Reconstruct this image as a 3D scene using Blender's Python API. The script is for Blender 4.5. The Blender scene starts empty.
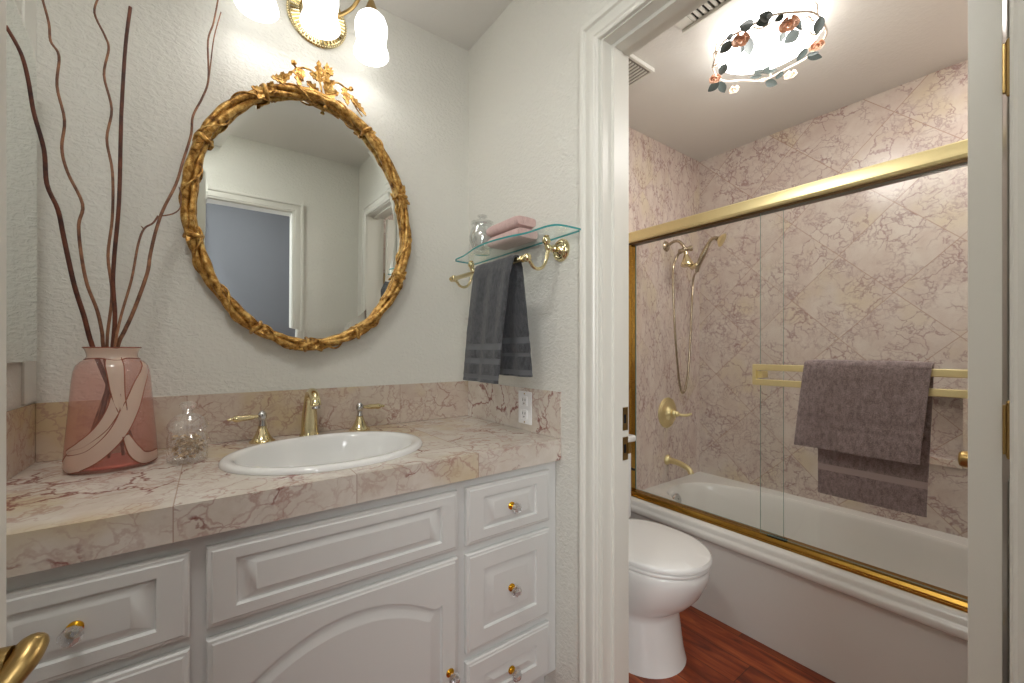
import bpy, bmesh, math, random
from mathutils import Vector, Matrix, noise
R = math.radians
PI = math.pi
random.seed(7)
scene = bpy.context.scene
COL = scene.collection

# ------------------------------------------------------------------ camera, world, lights, exposure
cam_d = bpy.data.cameras.new('camera')
cam = bpy.data.objects.new('camera', cam_d)
COL.objects.link(cam)
cam.location = (0, 0, 1.15)
cam.rotation_euler = (R(90), 0, R(-36.153))
cam_d.sensor_width = 36
cam_d.lens = 414.19 * 36 / 1024
cam_d.shift_y = 7.9 / 1024
cam_d.clip_start = 0.02
scene.camera = cam

world = bpy.data.worlds.new('world')
scene.world = world
world.use_nodes = True
world.node_tree.nodes['Background'].inputs[0].default_value = (0.75, 0.8, 0.9, 1)
world.node_tree.nodes['Background'].inputs[1].default_value = 0.35

scene.view_settings.view_transform = 'Standard'
scene.view_settings.look = 'None'
scene.view_settings.gamma = 1
scene.view_settings.use_curve_mapping = False
scene.view_settings.exposure = 0.47

def area_light(name, loc, size, power, color, rot=(0, 0, 0), size_y=None):
    d = bpy.data.lights.new(name, 'AREA')
    d.energy = power; d.color = color; d.size = size
    if size_y:
        d.shape = 'RECTANGLE'; d.size_y = size_y
    o = bpy.data.objects.new(name, d)
    o.location = loc; o.rotation_euler = rot
    COL.objects.link(o)
    return o

def point_light(name, loc, power, color, radius=0.03):
    d = bpy.data.lights.new(name, 'POINT')
    d.energy = power; d.color = color; d.shadow_soft_size = radius
    o = bpy.data.objects.new(name, d)
    o.location = loc
    COL.objects.link(o)
    return o

WARM = (1.0, 0.975, 0.935)
area_light('hall_overhead_fill', (0.1, -0.62, 2.40), 0.4, 4, (0.98, 0.99, 1.0))  # added overhead fill in the hall, unseen; no fixture is modelled
area_light('hall_side_fill', (-0.75, -1.15, 1.65), 0.7, 24, (0.985, 1.0, 1.0), (R(90), 0, R(-33)), 1.2)  # added fill shining in through the entry doorway; no window known here
area_light('room_overhead_fill', (-0.19, 0.45, 2.45), 0.28, 5.5, (1.0, 0.985, 0.955))  # added fill under the vanity ceiling, kept out of the mirror's view
area_light('bath_near_fill', (2.0, -0.02, 2.305), 0.6, 4.5, (1.0, 0.98, 0.95), (0, 0, 0), 0.22)  # extra unseen fill brightening the near end of the bath
VANITY_EMIT = 1.7
BATH_EMIT = 4.0
for lx, ly in ((0.115, 1.455), (0.285, 1.42), (0.456, 1.455)):
    point_light('vanity_bulb', (lx, ly, 2.18), 0.20, WARM, 0.03)

# ------------------------------------------------------------------ node helpers
class NT:
    def __init__(s, name):
        s.m = bpy.data.materials.new(name); s.m.use_nodes = True
        s.t = s.m.node_tree; s.t.nodes.clear()
        s.out = s.t.nodes.new('ShaderNodeOutputMaterial')
    def n(s, typ, **kw):
        nd = s.t.nodes.new(typ)
        for k, v in kw.items(): setattr(nd, k, v)
        return nd
    def l(s, a, b): s.t.links.new(a, b)
    def setv(s, sock, v):
        if hasattr(v, 'node'): s.l(v, sock)
        else: sock.default_value = v
    def math(s, op, a, b=0.0, c=0.0, clamp=False):
        nd = s.n('ShaderNodeMath', operation=op, use_clamp=clamp)
        s.setv(nd.inputs[0], a); s.setv(nd.inputs[1], b)
        if len(nd.inputs) > 2: s.setv(nd.inputs[2], c)
        return nd.outputs[0]
    def vec(s, op, a, b=(0, 0, 0)):
        nd = s.n('ShaderNodeVectorMath', operation=op)
        s.setv(nd.inputs[0], a); s.setv(nd.inputs[1], b)
        return nd.outputs['Value'] if op in ('DOT_PRODUCT', 'LENGTH') else nd.outputs[0]
    def scale(s, a, f):
        nd = s.n('ShaderNodeVectorMath', operation='SCALE')
        s.setv(nd.inputs[0], a); s.setv(nd.inputs['Scale'], f)
        return nd.outputs[0]
    def mix(s, f, a, b):
        nd = s.n('ShaderNodeMix', data_type='RGBA')
        s.setv(nd.inputs[0], f); s.setv(nd.inputs[6], a); s.setv(nd.inputs[7], b)
        return nd.outputs[2]
    def noise(s, v, scale, detail=3, rough=0.5, dist=0.0, color=False):
        nd = s.n('ShaderNodeTexNoise')
        if v is not None: s.l(v, nd.inputs['Vector'])
        nd.inputs['Scale'].default_value = scale; nd.inputs['Detail'].default_value = detail
        nd.inputs['Roughness'].default_value = rough; nd.inputs['Distortion'].default_value = dist
        return nd.outputs['Color' if color else 'Fac']
    def ramp(s, f, stops):
        nd = s.n('ShaderNodeValToRGB')
        e = nd.color_ramp.elements
        while len(e) < len(stops): e.new(0.5)
        for i, (p, c) in enumerate(stops):
            e[i].position = p
            e[i].color = c if isinstance(c, (tuple, list)) else (c, c, c, 1)
        s.setv(nd.inputs[0], f)
        return nd.outputs[0]
    def bump(s, h, strength, dist):
        nd = s.n('ShaderNodeBump')
        nd.inputs['Strength'].default_value = strength; nd.inputs['Distance'].default_value = dist
        s.l(h, nd.inputs['Height'])
        return nd.outputs[0]
    def principled(s, color, rough=0.5, metal=0.0, normal=None, **kw):
        nd = s.n('ShaderNodeBsdfPrincipled')
        s.setv(nd.inputs['Base Color'], color); s.setv(nd.inputs['Roughness'], rough); s.setv(nd.inputs['Metallic'], metal)
        for k, v in kw.items(): s.setv(nd.inputs[k.replace('_', ' ')], v)
        if normal: s.l(normal, nd.inputs['Normal'])
        return nd.outputs[0]
    def done(s, shader):
        s.l(shader, s.out.inputs[0]); return s.m

def c4(r, g, b): return (r, g, b, 1)
def srgb(r, g, b):
    f = lambda v: (v / 255 / 12.92) if v / 255 <= 0.04045 else ((v / 255 + 0.055) / 1.055) ** 2.4
    return (f(r), f(g), f(b), 1)

def simple(name, color, rough=0.5, metal=0.0, **kw):
    t = NT(name)
    return t.done(t.principled(color, rough, metal, **kw))

def metal_mat(name, color, rough, var=0.1):
    t = NT(name)
    g = t.n('ShaderNodeNewGeometry').outputs['Position']
    n = t.noise(g, 60, 2)
    dark = tuple(c * (1 - var) for c in color[:3]) + (1,)
    col = t.mix(n, dark, color)
    return t.done(t.principled(col, rough, 1.0))

def wall_mat(name, color, strength=0.55, scale=1.0, rough=0.55):
    t = NT(name)
    g = t.n('ShaderNodeNewGeometry').outputs['Position']
    v = t.vec('MULTIPLY', g, (1.0, 1.0, 1.5))
    a = t.noise(v, 62 * scale, 3, 0.5, 0.6)
    a = t.ramp(a, [(0.42, 0.0), (0.62, 1.0)])
    b = t.noise(v, 150 * scale, 3, 0.6, 0.3)
    h = t.math('MULTIPLY_ADD', b, 0.35, a)
    return t.done(t.principled(color, rough, normal=t.bump(h, strength, 0.0022)))

def marble_mat(name, U=None, u0=0, V=None, v0=0, base=(200, 186, 172), pale=(214, 204, 194), yellow=(205, 184, 140), vein=(150, 92, 86), fine=(168, 138, 130),
               s=1.0, heavy=1.0, finef=1.0, gap=0.004, rough=0.22, stretch=(1, 1, 1), grout=(170, 140, 125), yel=1.0):
    t = NT(name)
    P = t.n('ShaderNodeNewGeometry').outputs['Position']
    q = t.vec('MULTIPLY', P, stretch)
    gm = None
    cells = []
    for D, d0 in ((U, u0), (V, v0)):
        if D is None: continue
        k = t.math('ADD', t.vec('DOT_PRODUCT', P, D), d0)
        cells.append(t.math('FLOOR', k))
        fr = t.math('FRACT', k)
        L = Vector(D).length
        d = t.math('MINIMUM', fr, t.math('SUBTRACT', 1.0, fr))
        m = t.math('LESS_THAN', d, gap * L / 2)
        gm = m if gm is None else t.math('MAXIMUM', gm, m)
    if cells:
        cb = t.n('ShaderNodeCombineXYZ')
        t.l(cells[0], cb.inputs[0])
        if len(cells) > 1: t.l(cells[1], cb.inputs[1])
        wn = t.n('ShaderNodeTexWhiteNoise', noise_dimensions='3D'); t.l(cb.outputs[0], wn.inputs['Vector'])
        q = t.vec('ADD', q, t.scale(wn.outputs['Color'], 7.0))
    dn = t.noise(q, 5 * s, 4, 0.6, 0, True)
    qd = t.vec('ADD', q, t.scale(t.vec('SUBTRACT', dn, (0.5, 0.5, 0.5)), 0.16 / s))
    low = t.noise(q, 3.0 * s, 3)
    mid = t.noise(qd, 9 * s, 5, 0.65)
    col = t.mix(t.ramp(mid, [(0.35, 0.0), (0.65, 1.0)]), srgb(*base), srgb(*pale))
    ym = t.math('MULTIPLY', t.ramp(low, [(0.55, 0.0), (0.68, 1.0)]), 0.75 * yel)
    col = t.mix(ym, col, srgb(*yellow))
    # cracks: distorted voronoi edges, each layer broken up by its own noise
    dn2 = t.noise(q, 16 * s, 4, 0.65, 0, True)
    qe = t.vec('ADD', qd, t.scale(t.vec('SUBTRACT', dn2, (0.5, 0.5, 0.5)), 0.07 / s))
    def layer(vec, sc, width, msc, lo, hi, amt):
        vo = t.n('ShaderNodeTexVoronoi', feature='DISTANCE_TO_EDGE'); vo.inputs['Scale'].default_value = sc * s
        t.l(vec, vo.inputs['Vector'])
        wv = t.math('MULTIPLY', t.noise(q, sc * 1.7 * s, 2), width * 2)      # uneven thickness
        e = t.math('SUBTRACT', 1.0, t.math('DIVIDE', vo.outputs['Distance'], wv), clamp=True)
        k = t.ramp(t.noise(vec, msc * s, 3, 0.55), [(lo, 0.0), (hi, 1.0)])
        return t.math('MULTIPLY', t.math('MULTIPLY', t.math('POWER', e, 0.6), k), amt, clamp=True)
    q3 = t.vec('MULTIPLY', qe, (1.0, 1.0, 1.0))
    col = t.mix(layer(q3, 30, 0.10, 8, 0.47, 0.58, 0.55 * finef), col, srgb(*fine))
    col = t.mix(layer(t.vec('ADD', q3, (3.1, 1.7, 0.4)), 15, 0.055, 6, 0.46, 0.56, 0.75 * finef), col, srgb(*fine))
    col = t.mix(layer(t.vec('ADD', qe, (0.3, 5.7, 2.4)), 7, 0.030, 5, 0.50, 0.56, 0.9 * heavy), col, srgb(*vein))
    if gm is not None:
        col = t.mix(t.math('MULTIPLY', gm, 0.7), col, srgb(*grout))
    return t.done(t.principled(col, rough))

def thin_glass(name, tint, refl=1.0, rough=0.02, spec=(1, 1, 1, 1), ior=1.5, haze=0.0, hazecol=(0.8, 0.8, 0.8, 1)):
    t = NT(name)
    tr = t.n('ShaderNodeBsdfTransparent'); tr.inputs[0].default_value = tint
    gl = t.n('ShaderNodeBsdfGlossy'); gl.inputs[0].default_value = spec; gl.inputs['Roughness'].default_value = rough
    lw = t.n('ShaderNodeLayerWeight'); lw.inputs[0].default_value = 0.5
    f0 = ((ior - 1) / (ior + 1)) ** 2
    frv = t.math('MULTIPLY_ADD', t.math('POWER', lw.outputs['Facing'], 5.0), 1 - f0, f0)
    body = tr.outputs[0]
    if haze:
        df = t.n('ShaderNodeBsdfDiffuse'); df.inputs[0].default_value = hazecol
        tl = t.n('ShaderNodeBsdfTranslucent'); tl.inputs[0].default_value = hazecol
        m0 = t.n('ShaderNodeMixShader'); m0.inputs[0].default_value = 0.5
        t.l(df.outputs[0], m0.inputs[1]); t.l(tl.outputs[0], m0.inputs[2])
        m1 = t.n('ShaderNodeMixShader'); m1.inputs[0].default_value = haze
        t.l(tr.outputs[0], m1.inputs[1]); t.l(m0.outputs[0], m1.inputs[2]); body = m1.outputs[0]
    m = t.n('ShaderNodeMixShader')
    t.l(t.math('MULTIPLY', frv, refl, clamp=True), m.inputs[0])
    t.l(body, m.inputs[1]); t.l(gl.outputs[0], m.inputs[2])
    return t.done(m.outputs[0])

def terry_mat(name, color, dark):
    t = NT(name)
    g = t.n('ShaderNodeNewGeometry').outputs['Position']
    a = t.noise(g, 420, 2, 0.7)
    b = t.noise(t.vec('MULTIPLY', g, (1, 1, 0.5)), 90, 4, 0.7)
    h = t.math('ADD', t.math('MULTIPLY', a, 0.6), t.math('MULTIPLY', b, 0.7))
    col = t.mix(t.ramp(t.math('ADD', t.math('MULTIPLY', a, 0.5), t.math('MULTIPLY', b, 0.5)), [(0.36, 0.0), (0.62, 1.0)]), dark, color)
    return t.done(t.principled(col, 0.95, normal=t.bump(h, 0.9, 0.004), Sheen_Weight=0.25, Sheen_Roughness=0.5, Specular_IOR_Level=0.15))

# ------------------------------------------------------------------ materials
M = {}
M['wall'] = wall_mat('textured_wall_paint', srgb(226, 225, 217), 0.55)
M['ceiling'] = wall_mat('ceiling_paint', srgb(224, 222, 217), 0.2, 1.0, 0.7)
M['trim'] = simple('white_trim_paint', srgb(228, 227, 219), 0.3)
M['cab'] = simple('white_cabinet_paint', srgb(224, 225, 223), 0.32)
M['hall'] = simple('hall_wall_paint', srgb(128, 131, 138), 0.6)
M['counter'] = marble_mat('pink_marble_counter', (1 / 0.33, 0, 0), -0.276 / 0.33 + 20, vein=(134, 74, 68), fine=(172, 130, 120), base=(208, 197, 184), pale=(224, 217, 208), heavy=1.0, finef=0.8, gap=0.0022, s=1.0, rough=0.16)
M['splash'] = marble_mat('pink_marble_backsplash', (1 / 0.33, 0, 0), -0.276 / 0.33 + 40, base=(204, 186, 171), pale=(214, 202, 187), vein=(152, 104, 96), fine=(176, 142, 130), heavy=0.75, finef=0.9, gap=0.002, s=1.3, yel=1.0)
q = 1 / 0.4
M['tile_far'] = marble_mat('pink_marble_shower_far', (0, q, q), (-0.335 - 1.15) * q + 20, (0, q, -q), (1.15 + 0.17) * q + 20,
    base=(206, 190, 180), pale=(218, 208, 198), yellow=(214, 200, 174), vein=(150, 112, 112), fine=(158, 128, 126), heavy=0.75, finef=1.0, s=1.15, gap=0.0035, grout=(176, 146, 130), rough=0.18)
M['tile_end'] = marble_mat('pink_marble_shower_end', (q, 0, q), (-0.335 - 1.15) * q + 20, (q, 0, -q), (1.15 + 0.17) * q + 20,
    base=(204, 186, 176), pale=(216, 204, 194), yellow=(210, 196, 172), vein=(150, 112, 112), fine=(152, 122, 120), heavy=0.6, finef=1.1, s=1.2, stretch=(1.7, 1, 0.7), gap=0.002, grout=(176, 150, 138), rough=0.18)
M['porcelain'] = simple('white_porcelain', srgb(238, 238, 236), 0.08, Coat_Weight=0.3)
M['tub'] = simple('white_tub_acrylic', srgb(232, 231, 226), 0.16)
M['lid'] = simple('white_seat_plastic', srgb(240, 240, 238), 0.22)
M['brass'] = metal_mat('polished_brass', srgb(234, 220, 178), 0.16)
M['palebrass'] = metal_mat('pale_gold_anodised', srgb(238, 224, 172), 0.48, 0.05)
M['trackbrass'] = metal_mat('deep_gold_anodised', srgb(182, 142, 66), 0.22, 0.08)
M['oldbrass'] = metal_mat('satin_antique_brass', srgb(176, 148, 96), 0.3)
M['goldknob'] = metal_mat('yellow_gold', srgb(226, 170, 50), 0.18)
M['chrome'] = metal_mat('chrome', srgb(205, 205, 205), 0.1)
M['nickel'] = metal_mat('warm_nickel', srgb(186, 172, 148), 0.22)
M['glass'] = thin_glass('clear_door_glass', (0.988, 0.992, 0.988, 1), 0.7)
M['glassedge'] = simple('green_glass_edge', srgb(120, 150, 140), 0.15)
M['shelfglass'] = thin_glass('shelf_glass', (0.955, 0.985, 0.98, 1), 0.3)
M['tealedge'] = simple('teal_glass_edge', srgb(60, 150, 150), 0.1)
M['crystal'] = thin_glass('cut_crystal', (0.985, 0.985, 0.985, 1), 1.5, 0.05, haze=0.10, hazecol=(0.95, 0.95, 0.95, 1), ior=1.9)
M['knobglass'] = thin_glass('faceted_knob_glass', (0.88, 0.90, 0.93, 1), 2.2, 0.03, ior=2.3, haze=0.06)
M['jarglass'] = thin_glass('clear_jar_glass', (0.94, 0.955, 0.955, 1), 2.4, ior=1.8, haze=0.07)
M['silver'] = simple('mirror_silvering', (0.82, 0.85, 0.83, 1), 0.0, 1.0)
M['mirror_edge'] = simple('mirror_edge_backing', srgb(70, 74, 70), 0.4)
M['black'] = simple('black_rubber', srgb(22, 20, 18), 0.6)
M['outlet'] = simple('white_outlet_plastic', srgb(240, 240, 240), 0.3)
M['slot'] = simple('outlet_slot', srgb(60, 58, 55), 0.6)
M['slate_towel'] = terry_mat('slate_terry', srgb(92, 94, 98), srgb(48, 50, 53))
M['slate_band'] = simple('slate_towel_band', srgb(104, 106, 110), 0.8)
M['taupe_towel'] = terry_mat('taupe_terry', srgb(172, 155, 153), srgb(112, 99, 99))
M['taupe_band'] = simple('taupe_towel_band', srgb(172, 156, 152), 0.8)
M['pink_towel'] = terry_mat('pink_terry', srgb(226, 196, 190), srgb(206, 172, 168))
M['bristle'] = simple('niche_shadow_grout', srgb(150, 130, 115), 0.5)
M['tealeaf'] = simple('enamel_green_leaf', srgb(70, 78, 76), 0.5)
M['peach'] = simple('painted_peach_rose', srgb(214, 168, 140), 0.5)
M['cream'] = simple('painted_cream_flower', srgb(236, 216, 196), 0.5)
M['cane'] = simple('painted_cane', srgb(214, 200, 184), 0.45)

def _emit(name, col, strength):
    t = NT(name)
    return t.done(t.principled(c4(0.9, 0.9, 0.9), 0.3, Emission_Color=col, Emission_Strength=strength))
M['shade'] = _emit('lit_opal_shade', (1.0, 0.985, 0.96, 1), VANITY_EMIT)
M['diffuser'] = _emit('lit_glass_diffuser', (1.0, 0.985, 0.95, 1), BATH_EMIT)

def _antique_gold():
    t = NT('antique_gold_leaf')
    g = t.n('ShaderNodeNewGeometry')
    n = t.noise(g.outputs['Position'], 55, 5, 0.65)
    col = t.ramp(n, [(0.34, srgb(104, 66, 26)), (0.47, srgb(178, 130, 62)), (0.66, srgb(230, 194, 120))])
    h = t.noise(g.outputs['Position'], 170, 3)
    return t.done(t.principled(col, 0.36, 0.7, t.bump(h, 0.7, 0.003)))
M['gold'] = _antique_gold()

def _bark(name, a, b):
    t = NT(name)
    g = t.n('ShaderNodeNewGeometry').outputs['Position']
    n = t.noise(g, 28, 4, 0.6)
    n2 = t.noise(t.vec('MULTIPLY', g, (3, 3, 1)), 120, 3)
    return t.done(t.principled(t.ramp(n, [(0.35, a), (0.65, b)]), 0.6, normal=t.bump(n2, 0.6, 0.002)))
M['bark_red'] = _bark('red_brown_bark', srgb(58, 28, 20), srgb(110, 58, 36))
M['bark_tan'] = _bark('tan_brown_bark', srgb(92, 58, 44), srgb(160, 112, 80))

def _floor():
    t = NT('cherry_wood_planks')
    P = t.n('ShaderNodeNewGeometry').outputs['Position']
    sp = t.n('ShaderNodeSeparateXYZ'); t.l(P, sp.inputs[0])
    # planks run along Y
    u = t.math('ADD', t.math('DIVIDE', sp.outputs[0], 0.125), 20.3)
    row = t.math('FLOOR', u); fu = t.math('FRACT', u)
    wn = t.n('ShaderNodeTexWhiteNoise', noise_dimensions='1D'); t.l(row, wn.inputs['W'])
    v = t.math('ADD', t.math('DIVIDE', sp.outputs[1], 0.9), t.math('MULTIPLY', wn.outputs['Value'], 5))
    cell = t.math('FLOOR', v); fv = t.math('FRACT', v)
    cb = t.n('ShaderNodeCombineXYZ'); t.l(row, cb.inputs[0]); t.l(cell, cb.inputs[1])
    w2 = t.n('ShaderNodeTexWhiteNoise', noise_dimensions='3D'); t.l(cb.outputs[0], w2.inputs['Vector'])
    off = t.scale(w2.outputs['Color'], 9.0)
    q = t.vec('ADD', t.vec('MULTIPLY', P, (9, 1.2, 1)), off)
    n = t.noise(q, 3.0, 5, 0.6, 0.8)
    col = t.ramp(n, [(0.3, srgb(84, 30, 12)), (0.5, srgb(146, 62, 28)), (0.7, srgb(188, 98, 48))])
    col = t.mix(t.math('MULTIPLY', w2.outputs['Value'], 0.35), col, srgb(86, 36, 20))
    g1 = t.math('LESS_THAN', t.math('MINIMUM', fu, t.math('SUBTRACT', 1.0, fu)), 0.012)
    g2 = t.math('LESS_THAN', t.math('MINIMUM', fv, t.math('SUBTRACT', 1.0, fv)), 0.0016)
    col = t.mix(t.math('MULTIPLY', t.math('MAXIMUM', g1, g2), 0.7), col, srgb(44, 18, 10))
    return t.done(t.principled(col, 0.3))
M['floor'] = _floor()

def _pink_glass():
    t = NT('pink_blown_glass')
    tr = t.n('ShaderNodeBsdfTransparent'); tr.inputs[0].default_value = srgb(255, 236, 232)
    df = t.n('ShaderNodeBsdfDiffuse'); df.inputs[0].default_value = srgb(252, 206, 200)
    tl = t.n('ShaderNodeBsdfTranslucent'); tl.inputs[0].default_value = srgb(252, 204, 198)
    a = t.n('ShaderNodeMixShader'); a.inputs[0].default_value = 0.5
    t.l(df.outputs[0], a.inputs[1]); t.l(tl.outputs[0], a.inputs[2])
    b = t.n('ShaderNodeMixShader'); b.inputs[0].default_value = 0.17
    t.l(tr.outputs[0], b.inputs[1]); t.l(a.outputs[0], b.inputs[2])
    gl = t.n('ShaderNodeBsdfGlossy'); gl.inputs['Roughness'].default_value = 0.05
    lw = t.n('ShaderNodeLayerWeight'); lw.inputs[0].default_value = 0.5
    m = t.n('ShaderNodeMixShader'); t.l(t.math('MULTIPLY_ADD', t.math('POWER', lw.outputs['Facing'], 4.0), 0.8, 0.04), m.inputs[0])
    t.l(b.outputs[0], m.inputs[1]); t.l(gl.outputs[0], m.inputs[2])
    return t.done(m.outputs[0])
M['pinkglass'] = _pink_glass()
M['swirl'] = thin_glass('cream_swirl_glass', (0.9, 0.82, 0.74, 1), 1.0, 0.05, haze=0.85, hazecol=srgb(253, 238, 222))
M['swirledge'] = simple('brown_swirl_outline', srgb(150, 92, 72), 0.2)
M['potpourri'] = None
def _pot():
    t = NT('dried_potpourri')
    g = t.n('ShaderNodeNewGeometry').outputs['Position']
    n = t.noise(g, 140, 4, 0.7)
    return t.done(t.principled(t.ramp(n, [(0.35, srgb(150, 110, 66)), (0.5, srgb(208, 172, 122)), (0.65, srgb(236, 220, 192))]), 0.8, normal=t.bump(n, 0.8, 0.004)))
M['potpourri'] = _pot()

# ------------------------------------------------------------------ mesh helpers
def box(bm, x0, x1, y0, y1, z0, z1, bev=0.0, seg=2, mat=0):
    vs = [bm.verts.new(p) for p in ((x0, y0, z0), (x1, y0, z0), (x1, y1, z0), (x0, y1, z0), (x0, y0, z1), (x1, y0, z1), (x1, y1, z1), (x0, y1, z1))]
    fs = [bm.faces.new([vs[i] for i in f]) for f in ((0, 3, 2, 1), (4, 5, 6, 7), (0, 1, 5, 4), (1, 2, 6, 5), (2, 3, 7, 6), (3, 0, 4, 7))]
    for f in fs: f.material_index = mat
    if bev:
        es = list({e for f in fs for e in f.edges})
        r = bmesh.ops.bevel(bm, geom=es, offset=bev, segments=seg, profile=0.5, affect='EDGES')
        for f in r['faces']: f.material_index = mat
    return vs

def bridge(bm, a, b, closed=True, mat=0):
    n = len(a)
    for i in range(n if closed else n - 1):
        j = (i + 1) % n
        f = bm.faces.new((a[i], a[j], b[j], b[i])); f.material_index = mat

def ring(bm, pts): return [bm.verts.new(p) for p in pts]

def loft(bm, rings, cap0=True, cap1=True, mat=0):
    rs = [ring(bm, r) for r in rings]
    for a, b in zip(rs, rs[1:]): bridge(bm, a, b, True, mat)
    if cap0: bm.faces.new(list(reversed(rs[0]))).material_index = mat
    if cap1: bm.faces.new(rs[-1]).material_index = mat
    return rs

def axis_mat(loc, direction=(0, 0, 1)):
    d = Vector(direction).normalized()
    return Matrix.Translation(Vector(loc)) @ d.to_track_quat('Z', 'Y').to_matrix().to_4x4()

def lathe(bm, prof, loc, direction=(0, 0, 1), seg=32, cap0=True, cap1=True, mat=0, sx=1, sy=1, facet=0, closed_prof=False):
    m = axis_mat(loc, direction)
    rings = []
    for r, z in prof:
        rings.append([m @ Vector((max(r, 1e-5) * math.cos(2 * PI * i / seg) * sx, max(r, 1e-5) * math.sin(2 * PI * i / seg) * sy, z)) for i in range(seg)])
    return loft(bm, rings, cap0, cap1, mat)

def catmull(pts, n=6, closed=False):
    P = [Vector(p) for p in pts]; out = []; N = len(P)
    rng = range(N) if closed else range(N - 1)
    for i in rng:
        if closed: a, b, c, d = P[(i - 1) % N], P[i], P[(i + 1) % N], P[(i + 2) % N]
        else: a, b, c, d = P[max(i - 1, 0)], P[i], P[i + 1], P[min(i + 2, N - 1)]
        for k in range(n):
            t = k / n
            out.append(0.5 * ((2 * b) + (c - a) * t + (2 * a - 5 * b + 4 * c - d) * t * t + (-a + 3 * b - 3 * c + d) * t ** 3))
    if not closed: out.append(P[-1])
    return out

def tube(bm, pts, rad, seg=8, closed=False, smooth=0, mat=0, flat=1.0, up0=None):
    if smooth:
        n0 = len(pts); pts2 = catmull(pts, smooth, closed)
        if isinstance(rad, (list, tuple)):
            rr = []
            for i in range(len(pts2)):
                f = i / smooth; a = int(f); b = min(a + 1, n0 - 1) if not closed else (a + 1) % n0
                a = min(a, n0 - 1); rr.append(rad[a] + (rad[b] - rad[a]) * (f - int(f)))
            rad = rr
        pts = pts2
    pts = [Vector(p) for p in pts]; N = len(pts)
    rf = (lambda i: rad[i]) if isinstance(rad, (list, tuple)) else (lambda i: rad)
    up = None; rings = []
    for i, p in enumerate(pts):
        if closed: tg = (pts[(i + 1) % N] - pts[(i - 1) % N])
        else: tg = pts[min(i + 1, N - 1)] - pts[max(i - 1, 0)]
        if tg.length < 1e-9: tg = Vector((0, 0, 1))
        tg.normalize()
        if up is None:
            up = Vector(up0) if up0 else (Vector((0, 0, 1)) if abs(tg.z) < 0.9 else Vector((0, 1, 0)))
        s = tg.cross(up)
        if s.length < 1e-6: s = tg.orthogonal()
        s.normalize(); up = s.cross(tg).normalized()
        r = rf(i)
        rings.append([p + (s * math.cos(2 * PI * k / seg) * r + up * math.sin(2 * PI * k / seg) * r * flat) for k in range(seg)])
    rs = [ring(bm, r) for r in rings]
    for a, b in zip(rs, rs[1:]): bridge(bm, a, b, True, mat)
    if closed: bridge(bm, rs[-1], rs[0], True, mat)
    else:
        bm.faces.new(list(reversed(rs[0]))).material_index = mat; bm.faces.new(rs[-1]).material_index = mat

def ball(bm, loc, r, seg=16, rings=10, sz=1.0, direction=(0, 0, 1), mat=0):
    prof = [(r * math.sin(PI * i / rings), -r * sz * math.cos(PI * i / rings)) for i in range(rings + 1)]
    lathe(bm, prof, loc, direction, seg, mat=mat)

def prism(bm, outline, axis, a0, a1, mat=0):
    """outline: 2D pts; axis 'x','y' or 'z' extruded a0..a1 (other coords in order)"""
    def mk(p, a):
        return {'x': (a, p[0], p[1]), 'y': (p[0], a, p[1]), 'z': (p[0], p[1], a)}[axis]
    loft(bm, [[mk(p, a0) for p in outline], [mk(p, a1) for p in outline]], mat=mat)

def leaf(bm, base, tip, width, normal, lobes=0, curl=0.2, thick=0.0015, n=14, mat=0, lobe_amp=0.35, fold=0.25):
    base = Vector(base); tip = Vector(tip); ax = tip - base; L = ax.length; ax.normalize()
    nr = Vector(normal).normalized(); side = ax.cross(nr).normalized(); nr = side.cross(ax).normalized()
    top = []; bot = []
    for i in range(n + 1):
        t = i / n
        w = width * 0.5 * (math.sin(PI * min(1, t ** 0.8)) ** 0.75 if 0 < t < 1 else 0.02)
        if lobes: w *= 1 - lobe_amp * (0.5 + 0.5 * math.cos(2 * PI * lobes * t))
        w = max(w, 0.03 * width)
        c = base + ax * (L * t) + nr * (curl * L * (t * t - t * 0.3))
        ra = []; rb = []
        for s in (-1, -0.5, 0, 0.5, 1):
            p = c + side * (w * s) + nr * (fold * w * abs(s))
            ra.append(p + nr * thick); rb.append(p - nr * thick)
        top.append(ra); bot.append(rb)
    rs = [ring(bm, a + list(reversed(b))) for a, b in zip(top, bot)]
    for a, b in zip(rs, rs[1:]): bridge(bm, a, b, True, mat)
    bm.faces.new(list(reversed(rs[0]))).material_index = mat; bm.faces.new(rs[-1]).material_index = mat

# ------------------------------------------------------------------ object helpers
def thing(name, label, cat, loc=(0, 0, 0), rotz=0, group=None, rot=None):
    o = bpy.data.objects.new(name, None); COL.objects.link(o)
    o.empty_display_size = 0.05
    o.location = loc; o.rotation_euler = rot or (0, 0, rotz)
    o['label'] = label; o['category'] = cat
    if group: o['group'] = group
    return o

def tag(o, label, cat, group=None):
    o['label'] = label; o['category'] = cat
    if group: o['group'] = group
    return o

def root_loc(p):
    while p.parent: p = p.parent
    return p.location.copy()

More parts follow.
